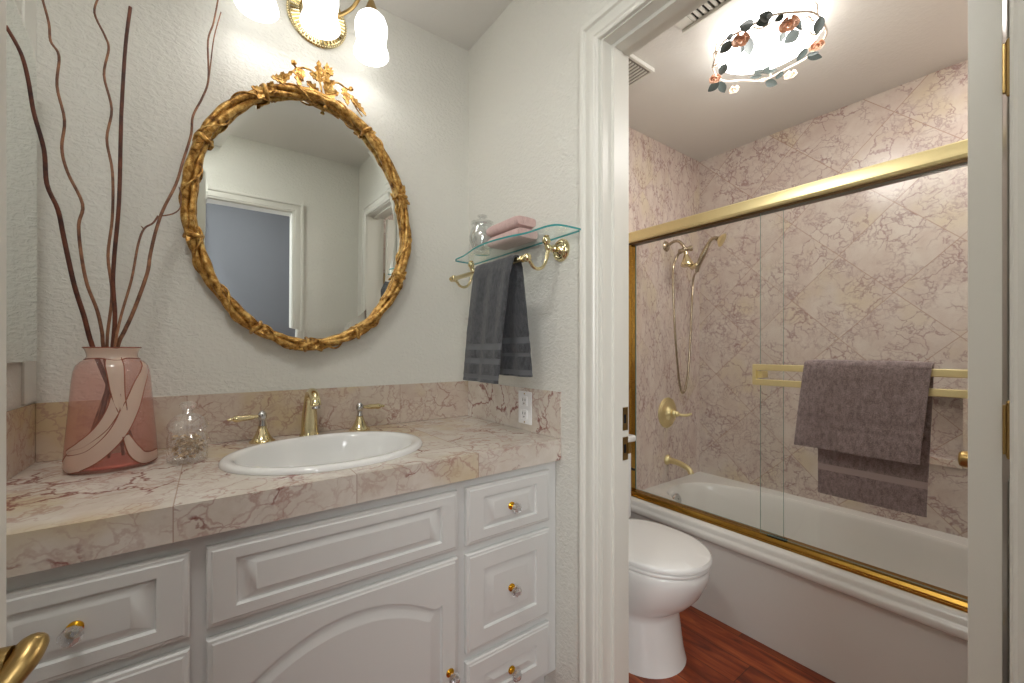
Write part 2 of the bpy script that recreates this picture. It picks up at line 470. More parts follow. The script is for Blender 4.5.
def obj(name, bm, mat, parent=None, local=False, ang=35, label=None, origin=None):
    """mesh verts given in world coordinates unless local (then in the root's frame)"""
    bmesh.ops.remove_doubles(bm, verts=bm.verts, dist=1e-6)
    bmesh.ops.recalc_face_normals(bm, faces=bm.faces)
    me = bpy.data.meshes.new(name)
    off = None
    if parent is not None and not local: off = root_loc(parent)
    if origin is not None: off = Vector(origin)
    if off is not None and off.length > 0: bmesh.ops.translate(bm, verts=bm.verts, vec=-off)
    bm.to_mesh(me); bm.free()
    for m in (mat if isinstance(mat, (list, tuple)) else [mat]): me.materials.append(m)
    for p in me.polygons: p.use_smooth = True
    me.set_sharp_from_angle(angle=R(ang))
    o = bpy.data.objects.new(name, me); COL.objects.link(o)
    if ang <= 50:
        wn = o.modifiers.new('weighted_normals', 'WEIGHTED_NORMAL'); wn.keep_sharp = True; wn.weight = 80
    if parent is not None: o.parent = parent
    if origin is not None and parent is None: o.location = origin
    if label: o['label'] = label
    return o

def struct(name, bm, mat, parent=None, ang=30):
    o = obj(name, bm, mat, parent, ang=ang)
    if parent is None: o['kind'] = 'structure'
    return o

def NB(): return bmesh.new()

def dup(root, loc, label=None, group=None, rot=None):
    def cp(o, par):
        c = o.copy(); COL.objects.link(c)
        if par is not None: c.parent = par
        for ch in list(o.children): cp(ch, c)
        return c
    r = cp(root, None); r.location = loc
    if rot is not None: r.rotation_euler = rot
    if label: r['label'] = label
    if group: r['group'] = group
    return r

# ------------------------------------------------------------------ pixel -> world (used only to read positions off the photograph)
F = 414.19; HY = 349.4; TH = R(36.153); S_, C_ = math.sin(TH), math.cos(TH)
def at_y(px, py, Y):
    u = (px - 512) / F; w = -(py - HY) / F
    dx, dy = S_ + u * C_, C_ - u * S_; t = Y / dy
    return Vector((dx * t, Y, 1.15 + w * t))

# ------------------------------------------------------------------ room shell
XL, XR, YV, ZC = -0.365, 0.919, 1.581, 2.46        # vanity room
XW = 1.035                                        # far face of the wall with the doorway
YE, XF, ZB, YN = 1.385, 2.45, 2.31, -0.15         # bath room: end wall, far wall, ceiling, near wall
YB = -0.17                                        # wall behind the camera (inner face)
D0, D1, DH = 0.058, 0.812, 2.045                  # bath doorway
E0, E1, EH = -0.24, 0.467, 2.03                   # entry doorway

b = NB(); box(b, -1.5, 2.6, -1.7, 1.75, -0.05, 0); struct('floor', b, M['floor'])
b = NB(); box(b, XL - 0.1, XW, YB - 0.11, YV + 0.12, ZC, ZC + 0.06); struct('ceiling', b, M['ceiling'])
b = NB(); box(b, XW, XF + 0.1, YN - 0.1, YV + 0.12, ZB, ZC + 0.06); struct('ceiling', b, M['ceiling'])
b = NB(); box(b, XL - 0.1, XW, YV, YV + 0.12, 0, ZC); struct('wall_back', b, M['wall'])
b = NB(); box(b, XL - 0.1, XL, YB - 0.11, YV, 0, ZC); struct('wall_left', b, M['wall'])
b = NB()
box(b, XR, XW, D1 + 0.018, YV, 0, ZC); box(b, XR, XW, YB - 0.11, D0 - 0.018, 0, ZC)
box(b, XR, XW, D0 - 0.018, D1 + 0.018, DH + 0.018, ZC)
struct('wall_right', b, M['wall'])
b = NB()
box(b, XL, E0 - 0.018, YB - 0.11, YB, 0, ZC); box(b, E1 + 0.018, XR, YB - 0.11, YB, 0, ZC)
box(b, E0 - 0.018, E1 + 0.018, YB - 0.11, YB, EH + 0.018, ZC)
struct('wall_front', b, M['wall'])
b = NB(); box(b, XW, XF + 0.12, YE, YV + 0.12, 0, ZB); struct('wall_shower_end', b, M['tile_end'])
b = NB(); box(b, XW, XF + 0.12, YN - 0.1, YN, 0, ZB); struct('wall_shower_near', b, M['tile_end'])
# far wall with its recessed niche
NY0, NY1, NZ0, NZ1, ND = 0.275, 0.62, 0.70, 0.955, 0.09
b = NB()
box(b, XF, XF + ND, YN, NY0, 0, ZB); box(b, XF, XF + ND, NY1, YE, 0, ZB)
box(b, XF, XF + ND, NY0, NY1, 0, NZ0); box(b, XF, XF + ND, NY0, NY1, NZ1, ZB)
box(b, XF + ND, XF + ND + 0.03, YN, YE, 0, ZB)
struct('wall_shower_far', b, M['tile_far'])
b = NB()
box(b, XF - 0.008, XF - 0.0005, NY0 - 0.026, NY0, NZ0 - 0.03, NZ1 + 0.02, 0.002)
box(b, XF - 0.008, XF - 0.0005, NY1, NY1 + 0.026, NZ0 - 0.03, NZ1 + 0.02, 0.002)
box(b, XF - 0.008, XF - 0.0005, NY0, NY1, NZ1, NZ1 + 0.02, 0.002)
box(b, XF - 0.016, XF - 0.0005, NY0, NY1, NZ0 - 0.03, NZ0, 0.002)
struct('trim_niche', b, M['splash'])
# hall outside the entry doorway (seen only in the mirror)
b = NB(); box(b, -1.5, 1.9, -1.5, -1.4, 0, 2.45); struct('wall_hall_far', b, M['hall'])
b = NB(); box(b, -1.5, -1.4, -1.4, YB - 0.11, 0, 2.45); struct('wall_hall_left', b, M['hall'])
b = NB(); box(b, 1.8, 1.9, -1.4, YB - 0.11, 0, 2.45); struct('wall_hall_right', b, M['hall'])
b = NB(); box(b, -1.4, 1.8, -1.4, YB - 0.11, 2.45, 2.5); struct('ceiling_hall', b, M['ceiling'])

# ------------------------------------------------------------------ door frames and casings
CASE = [(0.0, 0.0), (0.0, 0.010), (0.004, 0.013), (0.010, 0.013), (0.014, 0.017), (0.022, 0.018), (0.034, 0.0155), (0.044, 0.012), (0.048, 0.012), (0.051, 0.019), (0.057, 0.022), (0.063, 0.022), (0.066, 0.018), (0.066, 0.0)]
def casing(bm, plane, at, sgn, a0, a1, top, prof=CASE):
    """sweep the profile up one side, across and down; plane 'x' or 'y'; a0<a1 inner edges; sgn = direction off the wall"""
    path = [((a0, 0.0), (-1, 0)), ((a0, top), (-1, 1)), ((a1, top), (1, 1)), ((a1, 0.0), (1, 0))]
    rings = []
    for (a, z), (oa, oz) in path:
        r = []
        for w, d in prof:
            aa, zz = a + oa * w, z + oz * w
            r.append((at + sgn * d, aa, zz) if plane == 'x' else (aa, at + sgn * d, zz))
        rings.append(r)
    loft(bm, rings)

b = NB(); casing(b, 'x', XR - 0.0005, -1, D0 - 0.004, D1 + 0.009, DH + 0.004)
struct('trim_bath_door', b, M['trim'])
b = NB(); casing(b, 'y', YB + 0.0005, 1, E0 - 0.005, E1 + 0.005, EH + 0.005)
struct('trim_entry_door', b, M['trim'])
# bath door frame: jambs, head and stop
b = NB()
box(b, XR, XW, D1, D1 + 0.018, 0, DH + 0.018); box(b, XR, XW, D0 - 0.018, D0, 0, DH + 0.018)
box(b, XR, XW, D0, D1, DH, DH + 0.018)
jamb = struct('door_1', b, M['trim'])
b = NB()
box(b, 0.955, 0.993, D1 - 0.011, D1 - 0.0003, 0.001, DH - 0.0003); box(b, 0.955, 0.993, D0 + 0.0003, D1 - 0.0115, DH - 0.011, DH - 0.0003)
obj('door_stop', b, M['trim'], jamb)
for z0, z1, lip in ((0.905, 0.975, False), (0.815, 0.885, True)):
    b = NB(); box(b, 1.003, 1.030, D1 - 0.0022, D1 - 0.0002, z0, z1, 0.0008)
    if lip: box(b, 1.026, 1.040, D1 - 0.006, D1 - 0.002, z0 + 0.018, z1 - 0.018, 0.001)
    box(b, 1.010, 1.020, D1 - 0.0032, D1 - 0.0022, z0 + 0.022, z1 - 0.022, mat=1)
    obj('strike_plate', b, [M['oldbrass'], M['black']], jamb)
b = NB()
box(b, E0 - 0.018, E0, YB - 0.11, YB, 0, EH + 0.018); box(b, E1, E1 + 0.018, YB - 0.11, YB, 0, EH + 0.018); box(b, E0, E1, YB - 0.11, YB, EH, EH + 0.018)
struct('door_2', b, M['trim'])
# corner trim board on the left wall beside the vanity wall
b = NB(); box(b, XL + 0.0003, XL + 0.006, 1.497, YV - 0.0003, 1.017, ZC - 0.0003, 0.001); struct('trim_1', b, M['trim'])

# bath door leaf, opened into the bath room
t = thing('bath_door', 'open white door leaf seen edge on at the right of the bathroom doorway', 'door', (1.045, 0.0735, 0.008))
b = NB(); box(b, 1.045, 1.69, 0.0735, 0.112, 0.008, 2.035, 0.0015)
for x0, x1, z0, z1 in ((1.13, 1.34, 0.22, 0.92), (1.40, 1.61, 0.22, 0.92), (1.13, 1.34, 1.05, 1.90), (1.40, 1.61, 1.05, 1.90)):
    box(b, x0, x1, 0.1115, 0.116, z0, z1, 0.003); box(b, x0, x1, 0.0695, 0.074, z0, z1, 0.003)
leaf_o = obj('panel', b, M['trim'], t)
for z in (0.28, 1.02, 1.605):
    b = NB(); box(b, 1.0375, 1.0448, 0.0695, 0.0733, z - 0.04, z + 0.04, 0.0008)
    tube(b, [(1.0405, 0.0660, z - 0.042), (1.0405, 0.0660, z + 0.042)], 0.0042, 10)
    ball(b, (1.0405, 0.0660, z + 0.044), 0.0036, 8, 6); ball(b, (1.0405, 0.0660, z - 0.044), 0.0036, 8, 6)
    obj('hinge', b, M['oldbrass'], t, label='gold hinge')
b = NB()
kx, kz = 1.60, 0.862
lathe(b, [(0.031, 0), (0.031, 0.004), (0.026, 0.009), (0.012, 0.012), (0.010, 0.03), (0.014, 0.036), (0.020, 0.041), (0.0215, 0.050), (0.0215, 0.068), (0.018, 0.074), (0.008, 0.077)], (kx, 0.112, kz), (0, 1, 0), 24)
obj('knob', b, M['oldbrass'], t, label='gold door knob')

# entry door leaf, open into the vanity room along the left side
el = thing('entry_door', 'open white entry door at the left edge of the view', 'door', (-0.235, -0.168, 0.008), R(-8.18))
b = NB(); box(b, -0.036, 0, 0.002, 0.70, 0, 2.015, 0.0015); obj('panel', b, M['trim'], el, local=True)
def P(x, y, z): return (x, y, z)
LZ = 0.945 - 0.008
b = NB()
lathe(b, [(0.030, 0), (0.030, 0.004), (0.026, 0.008), (0.015, 0.010)], (0, 0.598, LZ - 0.002), (1, 0, 0), 28)
lathe(b, [(0.0095, 0.006), (0.009, 0.022), (0.011, 0.025), (0.008, 0.028), (0.011, 0.032), (0.008, 0.035), (0.0098, 0.038), (0.0095, 0.044)], (0, 0.598, LZ - 0.002), (1, 0, 0), 20)
hp = [(0.051, 0.609, LZ + 0.003), (0.052, 0.603, LZ + 0.003), (0.051, 0.593, LZ - 0.002), (0.044, 0.576, LZ - 0.013), (0.038, 0.552, LZ - 0.020), (0.037, 0.525, LZ - 0.018), (0.045, 0.502, LZ - 0.011), (0.046, 0.492, LZ - 0.004)]
tube(b, hp, [0.006, 0.0085, 0.0088, 0.0072, 0.0062, 0.006, 0.0065, 0.0035], 14, smooth=5, flat=0.8)
obj('lever_handle', b, M['oldbrass'], el, local=True, label='satin gold lever handle')
b = NB(); box(b, -0.031, -0.006, 0.700, 0.702, LZ - 0.028, LZ + 0.028, 0.0006)
box(b, -0.025, -0.012, 0.702, 0.709, LZ - 0.008, LZ + 0.008, 0.002)
obj('latch', b, M['oldbrass'], el, local=True, label='brass latch plate')

# ------------------------------------------------------------------ vanity cabinet
YF = 0.995      # front of doors and drawers
def raised(bm, x0, x1, z0, z1, ins=(0.048, 0.032), slope=(0.034, 0.02), arch=None):
    NX = 41 if arch else 2
    def outline(ix, iz, y, k):
        xa, xb, za, zb = x0 + ix, x1 - ix, z0 + iz, z1 - iz
        pts = [(xa, za), (xb, za)]
        top = []
        for i in range(NX):
            u = i / (NX - 1); x = xb + (xa - xb) * u
            z = zb
            if arch and k > 0: z = arch(x, xa, xb) - (k - 1) * iz
            top.append((x, z))
        return [(p[0], y, p[1]) for p in pts + top]
    yb = YF + 0.017
    rs = [outline(0, 0, yb, 0), outline(0, 0, YF + 0.006, 0), outline(0.003, 0.003, YF + 0.003, 0), outline(0.008, 0.008, YF + 0.002, 0), outline(0.011, 0.011, YF, 0)]
    if arch:
        def ao(ins_x, ins_z, y, drop):
            xa, xb, za = x0 + ins_x, x1 - ins_x, z0 + ins_z
            pts = [(xa, za), (xb, za)]
            for i in range(NX):
                x = xb + (xa - xb) * i / (NX - 1)
                pts.append((x, arch(x) - drop))
            return [(p[0], y, p[1]) for p in pts]
        rs += [ao(0.047, 0.05, YF, 0), ao(0.050, 0.053, YF + 0.007, 0.003), ao(0.056, 0.059, YF + 0.0075, 0.009), ao(0.080, 0.083, YF + 0.0015, 0.035), ao(0.083, 0.086, YF + 0.001, 0.038)]
    else:
        ix, iz = ins; sx, sz = slope
        rs += [outline(ix, iz, YF, 0), outline(ix + 0.003, iz + 0.003, YF + 0.007, 0), outline(ix + 0.007, iz + 0.006, YF + 0.0075, 0), outline(ix + sx, iz + sz, YF + 0.0015, 0), outline(ix + sx + 0.003, iz + sz + 0.002, YF + 0.001, 0)]
    loft(bm, rs)

cab = thing('vanity_cabinet', 'white vanity cabinet with raised panel drawers and arched door under marble counter', 'cabinet', (0.28, 1.3, 0))
b = NB()
box(b, XL + 0.002, XR - 0.002, 1.013, 1.035, 0.10, 0.7925, 0.001)
box(b, XL + 0.002, XL + 0.020, 1.0352, YV - 0.002, 0.10, 0.7925); box(b, XR - 0.020, XR - 0.002, 1.0352, YV - 0.002, 0.10, 0.7925)
box(b, XL + 0.0202, XR - 0.0202, YV - 0.012, YV - 0.002, 0.10, 0.7925); box(b, XL + 0.0202, XR - 0.0202, 1.0352, YV - 0.0122, 0.10, 0.118)
box(b, XL + 0.002, XR - 0.002, 1.07, YV - 0.002, 0.0, 0.10)
obj('body', b, M['cab'], cab)
def knob(parent, x, z):
    b = NB(); lathe(b, [(0.0115, 0), (0.0115, 0.003), (0.009, 0.005), (0.0055, 0.007), (0.0055, 0.012), (0.009, 0.015), (0.009, 0.016)], (x, YF + 0.001, z), (0, -1, 0), 20)
    k = obj('knob', b, M['goldknob'], parent, label='gold backed knob')
    b = NB()
    lathe(b, [(0.007, 0.0162), (0.0125, 0.0185), (0.0165, 0.025), (0.0165, 0.029), (0.0125, 0.036), (0.006, 0.039)], (x, YF + 0.001, z), (0, -1, 0), 9)
    obj('crystal', b, M['knobglass'], k, label='faceted clear glass', ang=5)
def drawer(x0, x1, z0, z1, kn=True, **kw):
    b = NB(); raised(b, x0, x1, z0, z1, **kw)
    d = obj('drawer', b, M['cab'], cab, ang=20)
    if kn: knob(d, (x0 + x1) / 2, (z0 + z1) / 2)
    return d
tall = dict(ins=(0.055, 0.052), slope=(0.034, 0.03))
drawer(-0.335, -0.03, 0.601, 0.763)
drawer(-0.335, -0.03, 0.303, 0.579, **tall)
drawer(-0.335, -0.03, 0.115, 0.28, **tall)
b = NB(); raised(b, -0.005, 0.547, 0.605, 0.765); obj('false_front', b, M['cab'], cab, ang=20)
drawer(0.573, 0.878, 0.605, 0.766, ins=(0.055, 0.034))
drawer(0.573, 0.878, 0.305, 0.580, **tall)
drawer(0.573, 0.878, 0.115, 0.280, **tall)
def arch(x):
    d = abs(x - 0.271)
    return 0.466 + 0.072 * max(0, 1 - (d / 0.205) ** 2.1) + 0.006 * max(0, (d - 0.19) / 0.04)
b = NB(); raised(b, -0.005, 0.547, 0.115, 0.583, arch=arch)
dr = obj('door', b, M['cab'], cab, ang=20); knob(dr, 0.521, 0.283)

# ------------------------------------------------------------------ countertop, backsplash
SX, SY, SA, SB = 0.28, 1.258, 0.262, 0.212
def rect_hole(bm, x0, x1, y0, y1, ztop, zbot, hole, N=96, mat=0, bev=0.0):
    """slab with a hole; hole(theta) -> (x, y)"""
    cx, cy = (x0 + x1) / 2, (y0 + y1) / 2
    hs = [hole(2 * PI * i / N) for i in range(N)]
    hx = sum(h[0] for h in hs) / N; hy = sum(h[1] for h in hs) / N
    outs = []
    for (px, py) in hs:
        dx, dy = px - hx, py - hy
        tx = ((x1 - hx) / dx if dx > 0 else (x0 - hx) / dx) if abs(dx) > 1e-9 else 1e9
        ty = ((y1 - hy) / dy if dy > 0 else (y0 - hy) / dy) if abs(dy) > 1e-9 else 1e9
        tt = min(tx, ty); outs.append([hx + dx * tt, hy + dy * tt])
    for cxx, cyy in ((x0, y0), (x1, y0), (x0, y1), (x1, y1)):
        k = min(range(N), key=lambda i: (outs[i][0] - cxx) ** 2 + (outs[i][1] - cyy) ** 2); outs[k] = [cxx, cyy]
    top_o = ring(bm, [(p[0], p[1], ztop) for p in outs]); top_i = ring(bm, [(p[0], p[1], ztop) for p in hs])
    bridge(bm, top_o, top_i, True, mat)
    if zbot is not None:
        bot_o = ring(bm, [(p[0], p[1], zbot) for p in outs]); bot_i = ring(bm, [(p[0], p[1], zbot) for p in hs])
        bridge(bm, bot_o, bot_i, True, mat); bridge(bm, top_o, bot_o, True, mat); bridge(bm, top_i, bot_i, True, mat)
    return top_i
b = NB()
rect_hole(b, XL + 0.001, XR - 0.001, 0.987, YV - 0.001, 0.86, 0.793, lambda th: (SX + (SA - 0.02) * math.cos(th), SY + (SB - 0.02) * math.sin(th)))
ct = obj('countertop', b, M['counter'], None); tag(ct, 'pink veined marble countertop over the white vanity cabinet', 'countertop')
b = NB(); box(b, XL + 0.0055, XR - 0.0055, YV - 0.005, YV - 0.0005, 0.8605, 1.012, 0.001)
obs = obj('backsplash', b, M['splash'], None); tag(obs, 'long marble backsplash under the oval mirror', 'backsplash')
b = NB(); box(b, XR - 0.005, XR - 0.0005, 0.987, YV - 0.0005, 0.8605, 1.012, 0.001)
o = obj('backsplash', b, M['counter'], None); tag(o, 'short marble side splash holding the electrical outlet', 'backsplash')
b = NB(); box(b, XL + 0.0005, XL + 0.005, 0.987, YV - 0.0005, 0.8605, 1.012, 0.001)
o = obj('backsplash', b, M['splash'], None); tag(o, 'short marble side splash on the left wall beside the pink vase', 'backsplash')

# outlet
t = thing('electrical_outlet', 'white double electrical outlet on the marble side splash', 'outlet', (XR - 0.0055, 1.168, 0.942))
ox = XR - 0.0055
b = NB(); box(b, ox - 0.005, ox, 1.131, 1.205, 0.884, 1.000, 0.002); obj('cover_plate', b, M['outlet'], t)
for zc in (0.966, 0.918):
    b = NB(); box(b, ox - 0.0075, ox - 0.0052, 1.151, 1.185, zc - 0.017, zc + 0.017, 0.003, 2)
    for dy in (-0.0065, 0.0065): box(b, ox - 0.0079, ox - 0.0074, 1.168 + dy - 0.0012, 1.168 + dy + 0.0012, zc + 0.000, zc + 0.009, mat=1)
    lathe(b, [(0.0026, 0), (0.0026, 0.0006)], (ox - 0.0073, 1.168, zc - 0.008), (-1, 0, 0), 10, mat=1)
    obj('socket', b, [M['outlet'], M['slot']], t)
for zc in (0.992, 0.891):
    b = NB(); lathe(b, [(0.003, 0), (0.0025, 0.0012)], (ox - 0.005, 1.168, zc), (-1, 0, 0), 12); obj('screw', b, M['oldbrass'], t)

# ------------------------------------------------------------------ sink and faucet
t = thing('sink', 'white oval drop-in sink set in the marble countertop', 'sink', (SX, SY, 0.86))
prof = [(0.0, 0.8605), (0.0, 0.866), (0.004, 0.871), (0.010, 0.8735), (0.022, 0.8735), (0.030, 0.870), (0.034, 0.862), (0.040, 0.84), (0.055, 0.80), (0.08, 0.76), (0.12, 0.735), (0.17, 0.725), (0.193, 0.722)]
def ell(ins, z, N=72): return [(SX + (SA - ins) * math.cos(2 * PI * i / N), SY + (SB - ins) * math.sin(2 * PI * i / N), z) for i in range(N)]
b = NB(); loft(b, [ell(0.023, 0.8605)] + [ell(i, z) for i, z in prof], cap0=False)
obj('basin', b, M['porcelain'], t, ang=60)
b = NB(); lathe(b, [(0.028, 0.7232), (0.028, 0.7255), (0.018, 0.7265), (0.016, 0.7242), (0.002, 0.7242)], (SX, SY, 0), seg=24); obj('drain', b, M['brass'], t, label='brass drain ring')

HB = [(0.036, 0), (0.036, 0.003), (0.031, 0.006), (0.0245, 0.014), (0.018, 0.028), (0.0125, 0.042), (0.0115, 0.048), (0.0125, 0.050)]
fau = thing('faucet', 'polished brass widespread faucet with two lever handles behind the sink', 'faucet', (0.285, 1.523, 0.8605))
def fhandle(x, y, dx, dy, z=0.8605):
    b = NB(); lathe(b, HB, (x, y, z), seg=24)
    h = obj('handle_base', b, M['brass'], fau, ang=50)
    b = NB(); lathe(b, [(0.0105, 0.0505), (0.009, 0.058), (0.0085, 0.068), (0.0115, 0.072), (0.0135, 0.080), (0.0125, 0.088), (0.008, 0.094), (0.004, 0.098), (0.0005, 0.099)], (x, y, z), seg=20)
    obj('stem', b, M['chrome'], h, label='chrome stem')
    b = NB(); d = Vector((dx, dy, -0.03)).normalized(); o = Vector((x, y, z + 0.081))
    pr = [(0.0065, 0.009), (0.007, 0.02), (0.0095, 0.028), (0.0115, 0.04), (0.0110, 0.055), (0.0138, 0.066), (0.0115, 0.074), (0.006, 0.079), (0.0072, 0.083), (0.005, 0.090), (0.001, 0.093)]
    lathe(b, pr, o, d, 16, sy=0.8); obj('lever', b, M['brass'], h)
fhandle(0.134, 1.512, -1, -0.12)
fhandle(0.438, 1.530, 1, 0.05)
b = NB()
fx, fy = 0.272, 1.528
rings = []
cl = [(0.0, 0.031, 0.024, 0), (0.004, 0.031, 0.024, 0), (0.008, 0.027, 0.021, 0), (0.03, 0.0255, 0.0205, 0), (0.06, 0.024, 0.020, -0.002), (0.09, 0.0215, 0.019, -0.004), (0.115, 0.0185, 0.0175, -0.008)]
for h, rx, ry, dy in cl:
    rings.append([(fx + rx * math.cos(2 * PI * i / 20), fy + dy + ry * math.sin(2 * PI * i / 20), 0.8605 + h) for i in range(20)])
cur = [(0.135, -0.018, 55, 0.0175, 0.0165), (0.147, -0.036, 85, 0.017, 0.0155), (0.149, -0.062, 105, 0.016, 0.0145), (0.140, -0.085, 135, 0.0155, 0.0145), (0.128, -0.098, 155, 0.0150, 0.0145), (0.118, -0.103, 165, 0.0160, 0.0155), (0.112, -0.105, 168, 0.0160, 0.0155)]
for h, dy, an, rx, rt in cur:
    a = R(an)      # section plane tilts from horizontal towards facing forwards/down
    ux = Vector((1, 0, 0)); uv = Vector((0, math.cos(a), math.sin(a)))
    c = Vector((fx, fy + dy, 0.8605 + h))
    rings.append([c + ux * rx * math.cos(2 * PI * i / 20) + uv * rt * math.sin(2 * PI * i / 20) for i in range(20)])
loft(b, rings); obj('spout', b, M['brass'], fau, ang=50)
b = NB(); lathe(b, [(0.0125, 0), (0.0125, 0.007)], (fx, fy - 0.1075, 0.8605 + 0.1015), (0, 0.2, 1), 18); obj('aerator', b, M['chrome'], fau, label='dark chrome aerator')

# ------------------------------------------------------------------ oval mirror
MX, MZ, MA, MB_ = 0.283, 1.587, 0.331, 0.421
mir = thing('oval_mirror', 'oval mirror in an antique gold twisted branch frame with leafy crest', 'mirror', (MX, 1.546, MZ), rot=(R(1.2), 0, 0))
N = 96
b = NB()
def er(a, c, y): return [(a * math.cos(2 * PI * i / N), y, c * math.sin(2 * PI * i / N)) for i in range(N)]
loft(b, [er(0.326, 0.416, 0.006), er(0.326, 0.416, 0.0022), er(0.289, 0.375, 0.0)]); 
o = obj('glass', b, M['silver'], mir, local=True, ang=0.3)
o['label'] = 'bevelled mirror glass'
b = NB()
loft(b, [er(0.338, 0.428, 0.020), er(0.338, 0.428, 0.006), er(0.30, 0.39, 0.0065), er(0.30, 0.39, 0.020)])
obj('backing', b, M['gold'], mir, local=True)
def fr_pt(th, off_r, off_y):
    c = Vector((MA * math.cos(th), 0, MB_ * math.sin(th)))
    n = Vector((math.cos(th) / MA, 0, math.sin(th) / MB_)).normalized()
    return c + n * off_r + Vector((0, off_y, 0))
for k in range(3):
    b = NB(); pts = []; rd = []
    NN = 220
    for i in range(NN):
        th = 2 * PI * i / NN; ph = 2 * PI * k / 3 + 4 * th + 0.5 * math.sin(3 * th + k)
        w = noise.noise(Vector((math.cos(th) * 4, math.sin(th) * 4, k * 7.3)))
        pts.append(fr_pt(th, 0.0105 * math.cos(ph), -0.008 + 0.008 * math.sin(ph)))
        rd.append((0.0118, 0.0105, 0.0088)[k] * (1 + 0.18 * w + 0.1 * math.sin(37 * th + k)))
    tube(b, pts, rd, 10, closed=True, up0=(0, 1, 0))
    obj('vine', b, M['gold'], mir, local=True, ang=70)
# thin ribbon that wraps over the vines
b = NB(); pts = []
for i in range(400):
    th = 2 * PI * i / 400; ph = 14 * th
    pts.append(fr_pt(th, 0.0215 * math.cos(ph), -0.008 + 0.0185 * math.sin(ph)))
tube(b, pts, 0.0032, 6, closed=True); obj('tendril', b, M['gold'], mir, local=True, ang=70)
knots = [115, 153.7, -166, -119.5, -93.1, -63.7, -21.6, 20.4, 57.7]
for kn, dg in enumerate(knots):
    rnd = random.Random(kn * 3 + 1); th = R(dg); b = NB()
    tg = Vector((-MA * math.sin(th), 0, MB_ * math.cos(th))).normalized(); nr = Vector((tg.z, 0, -tg.x))
    c = fr_pt(th, 0, -0.010)
    if dg == -93.1:
        for s in (-1, 1):
            tube(b, [c + tg * (s * -0.05) + nr * 0.016 + Vector((0, 0.0, 0)), c + Vector((0, -0.020, 0)), c + tg * (s * 0.05) - nr * 0.014], [0.006, 0.0075, 0.005], 8, smooth=8)
    tube(b, [c + nr * 0.022 + Vector((0, 0.01, 0)), c + nr * 0.012 + Vector((0, -0.014, 0)) - tg * 0.004, c - nr * 0.010 + Vector((0, -0.015, 0)) + tg * 0.004, c - nr * 0.022 + Vector((0, 0.006, 0))], [0.005, 0.0075, 0.0075, 0.005], 8, smooth=6)
    for j in range(5):
        a = rnd.uniform(-0.6, 0.6) + (0 if j % 2 else PI)
        dr_ = tg * math.cos(a) + nr * math.sin(a) * rnd.choice((-1, 1))
        base = c + Vector((0, -0.010, 0)) + tg * rnd.uniform(-0.012, 0.012)
        leaf(b, base, base + dr_ * rnd.uniform(0.026, 0.040) + Vector((0, -0.006, 0)), rnd.uniform(0.016, 0.024), (rnd.uniform(-0.3, 0.3), -1, rnd.uniform(-0.3, 0.3)), 3, 0.15, 0.0022)
    ball(b, c + Vector((0, -0.018, 0)), 0.0065, 10, 6)
    obj('leaf_knot', b, M['gold'], mir, local=True, ang=60)
# crest: oak leaves, stems and acorns; positions on the frame's plane
def cp(px, py, dy=0.0):
    v = at_y(px, py, 1.546 - 0.012)
    return Vector((v.x - MX, -0.012 + dy, v.z - MZ))
def crop(x, y): return (255 + x / 8.533, 55 + y / 8.533)
crest = []
def add_leaf(bx, by, tx, ty, w, lobes=4):
    b = NB(); B = cp(*crop(bx, by)); T = cp(*crop(tx, ty), -0.008)
    leaf(b, B, T, w * 1.45, (0.1, -1, 0.1), lobes, 0.06, 0.0020, 22, lobe_amp=0.5)
    tube(b, [B + Vector((0, -0.001, 0)), (B + T) / 2 + Vector((0, -0.004, 0)), T], [0.0022, 0.0018, 0.001], 6, smooth=3)
    obj('oak_leaf', b, M['gold'], mir, local=True, ang=60)
add_leaf(265, 235, 130, 212, 0.022); add_leaf(215, 265, 235, 165, 0.020, 3); add_leaf(215, 250, 315, 160, 0.014, 3)
add_leaf(370, 130, 365, 290, 0.024); add_leaf(395, 135, 385, 240, 0.018, 3)
add_leaf(545, 250, 530, 75, 0.024); add_leaf(540, 230, 455, 175, 0.017, 3)
add_leaf(530, 340, 430, 245, 0.026, 3)
add_leaf(600, 330, 600, 95, 0.022); add_leaf(590, 110, 650, 205, 0.026)
add_leaf(590, 350, 705, 345, 0.028, 3); add_leaf(590, 330, 665, 240, 0.022, 3)
add_leaf(750, 290, 780, 450, 0.022); add_leaf(800, 350, 935, 540, 0.018, 5)
b = NB()
tube(b, [cp(*crop(570, 380)), cp(*crop(550, 250)), cp(*crop(500, 165)), cp(*crop(420, 125)), cp(*crop(355, 125)), cp(*crop(325, 95))], 0.0032, 8, smooth=5)
tube(b, [cp(*crop(350, 120)), cp(*crop(300, 175)), cp(*crop(215, 265))], 0.0026, 8, smooth=5)
tube(b, [cp(*crop(590, 380)), cp(*crop(630, 270)), cp(*crop(700, 250)), cp(*crop(760, 290)), cp(*crop(805, 310))], 0.0032, 8, smooth=5)
tube(b, [cp(*crop(790, 340)), cp(*crop(850, 450)), cp(*crop(910, 535))], 0.0026, 8, smooth=5)
obj('crest_stem', b, M['gold'], mir, local=True, ang=60)
for ax_, ay_ in ((325, 88), (810, 308)):
    b = NB(); c = cp(*crop(ax_, ay_), -0.004)
    lathe(b, [(0.001, -0.009), (0.006, -0.007), (0.0075, -0.002), (0.0085, 0.0), (0.0085, 0.003), (0.004, 0.006), (0.001, 0.0065)], c, (0.3, 0.2, -0.8), 14)
    obj('acorn', b, M['gold'], mir, local=True, ang=60)
b = NB()
for (x_, y_, r_) in ((600, 420, 0.011), (560, 395, 0.009), (590, 465, 0.007), (520, 380, 0.008), (625, 400, 0.008)):
    ball(b, cp(*crop(x_, y_), -0.008), r_, 12, 8)
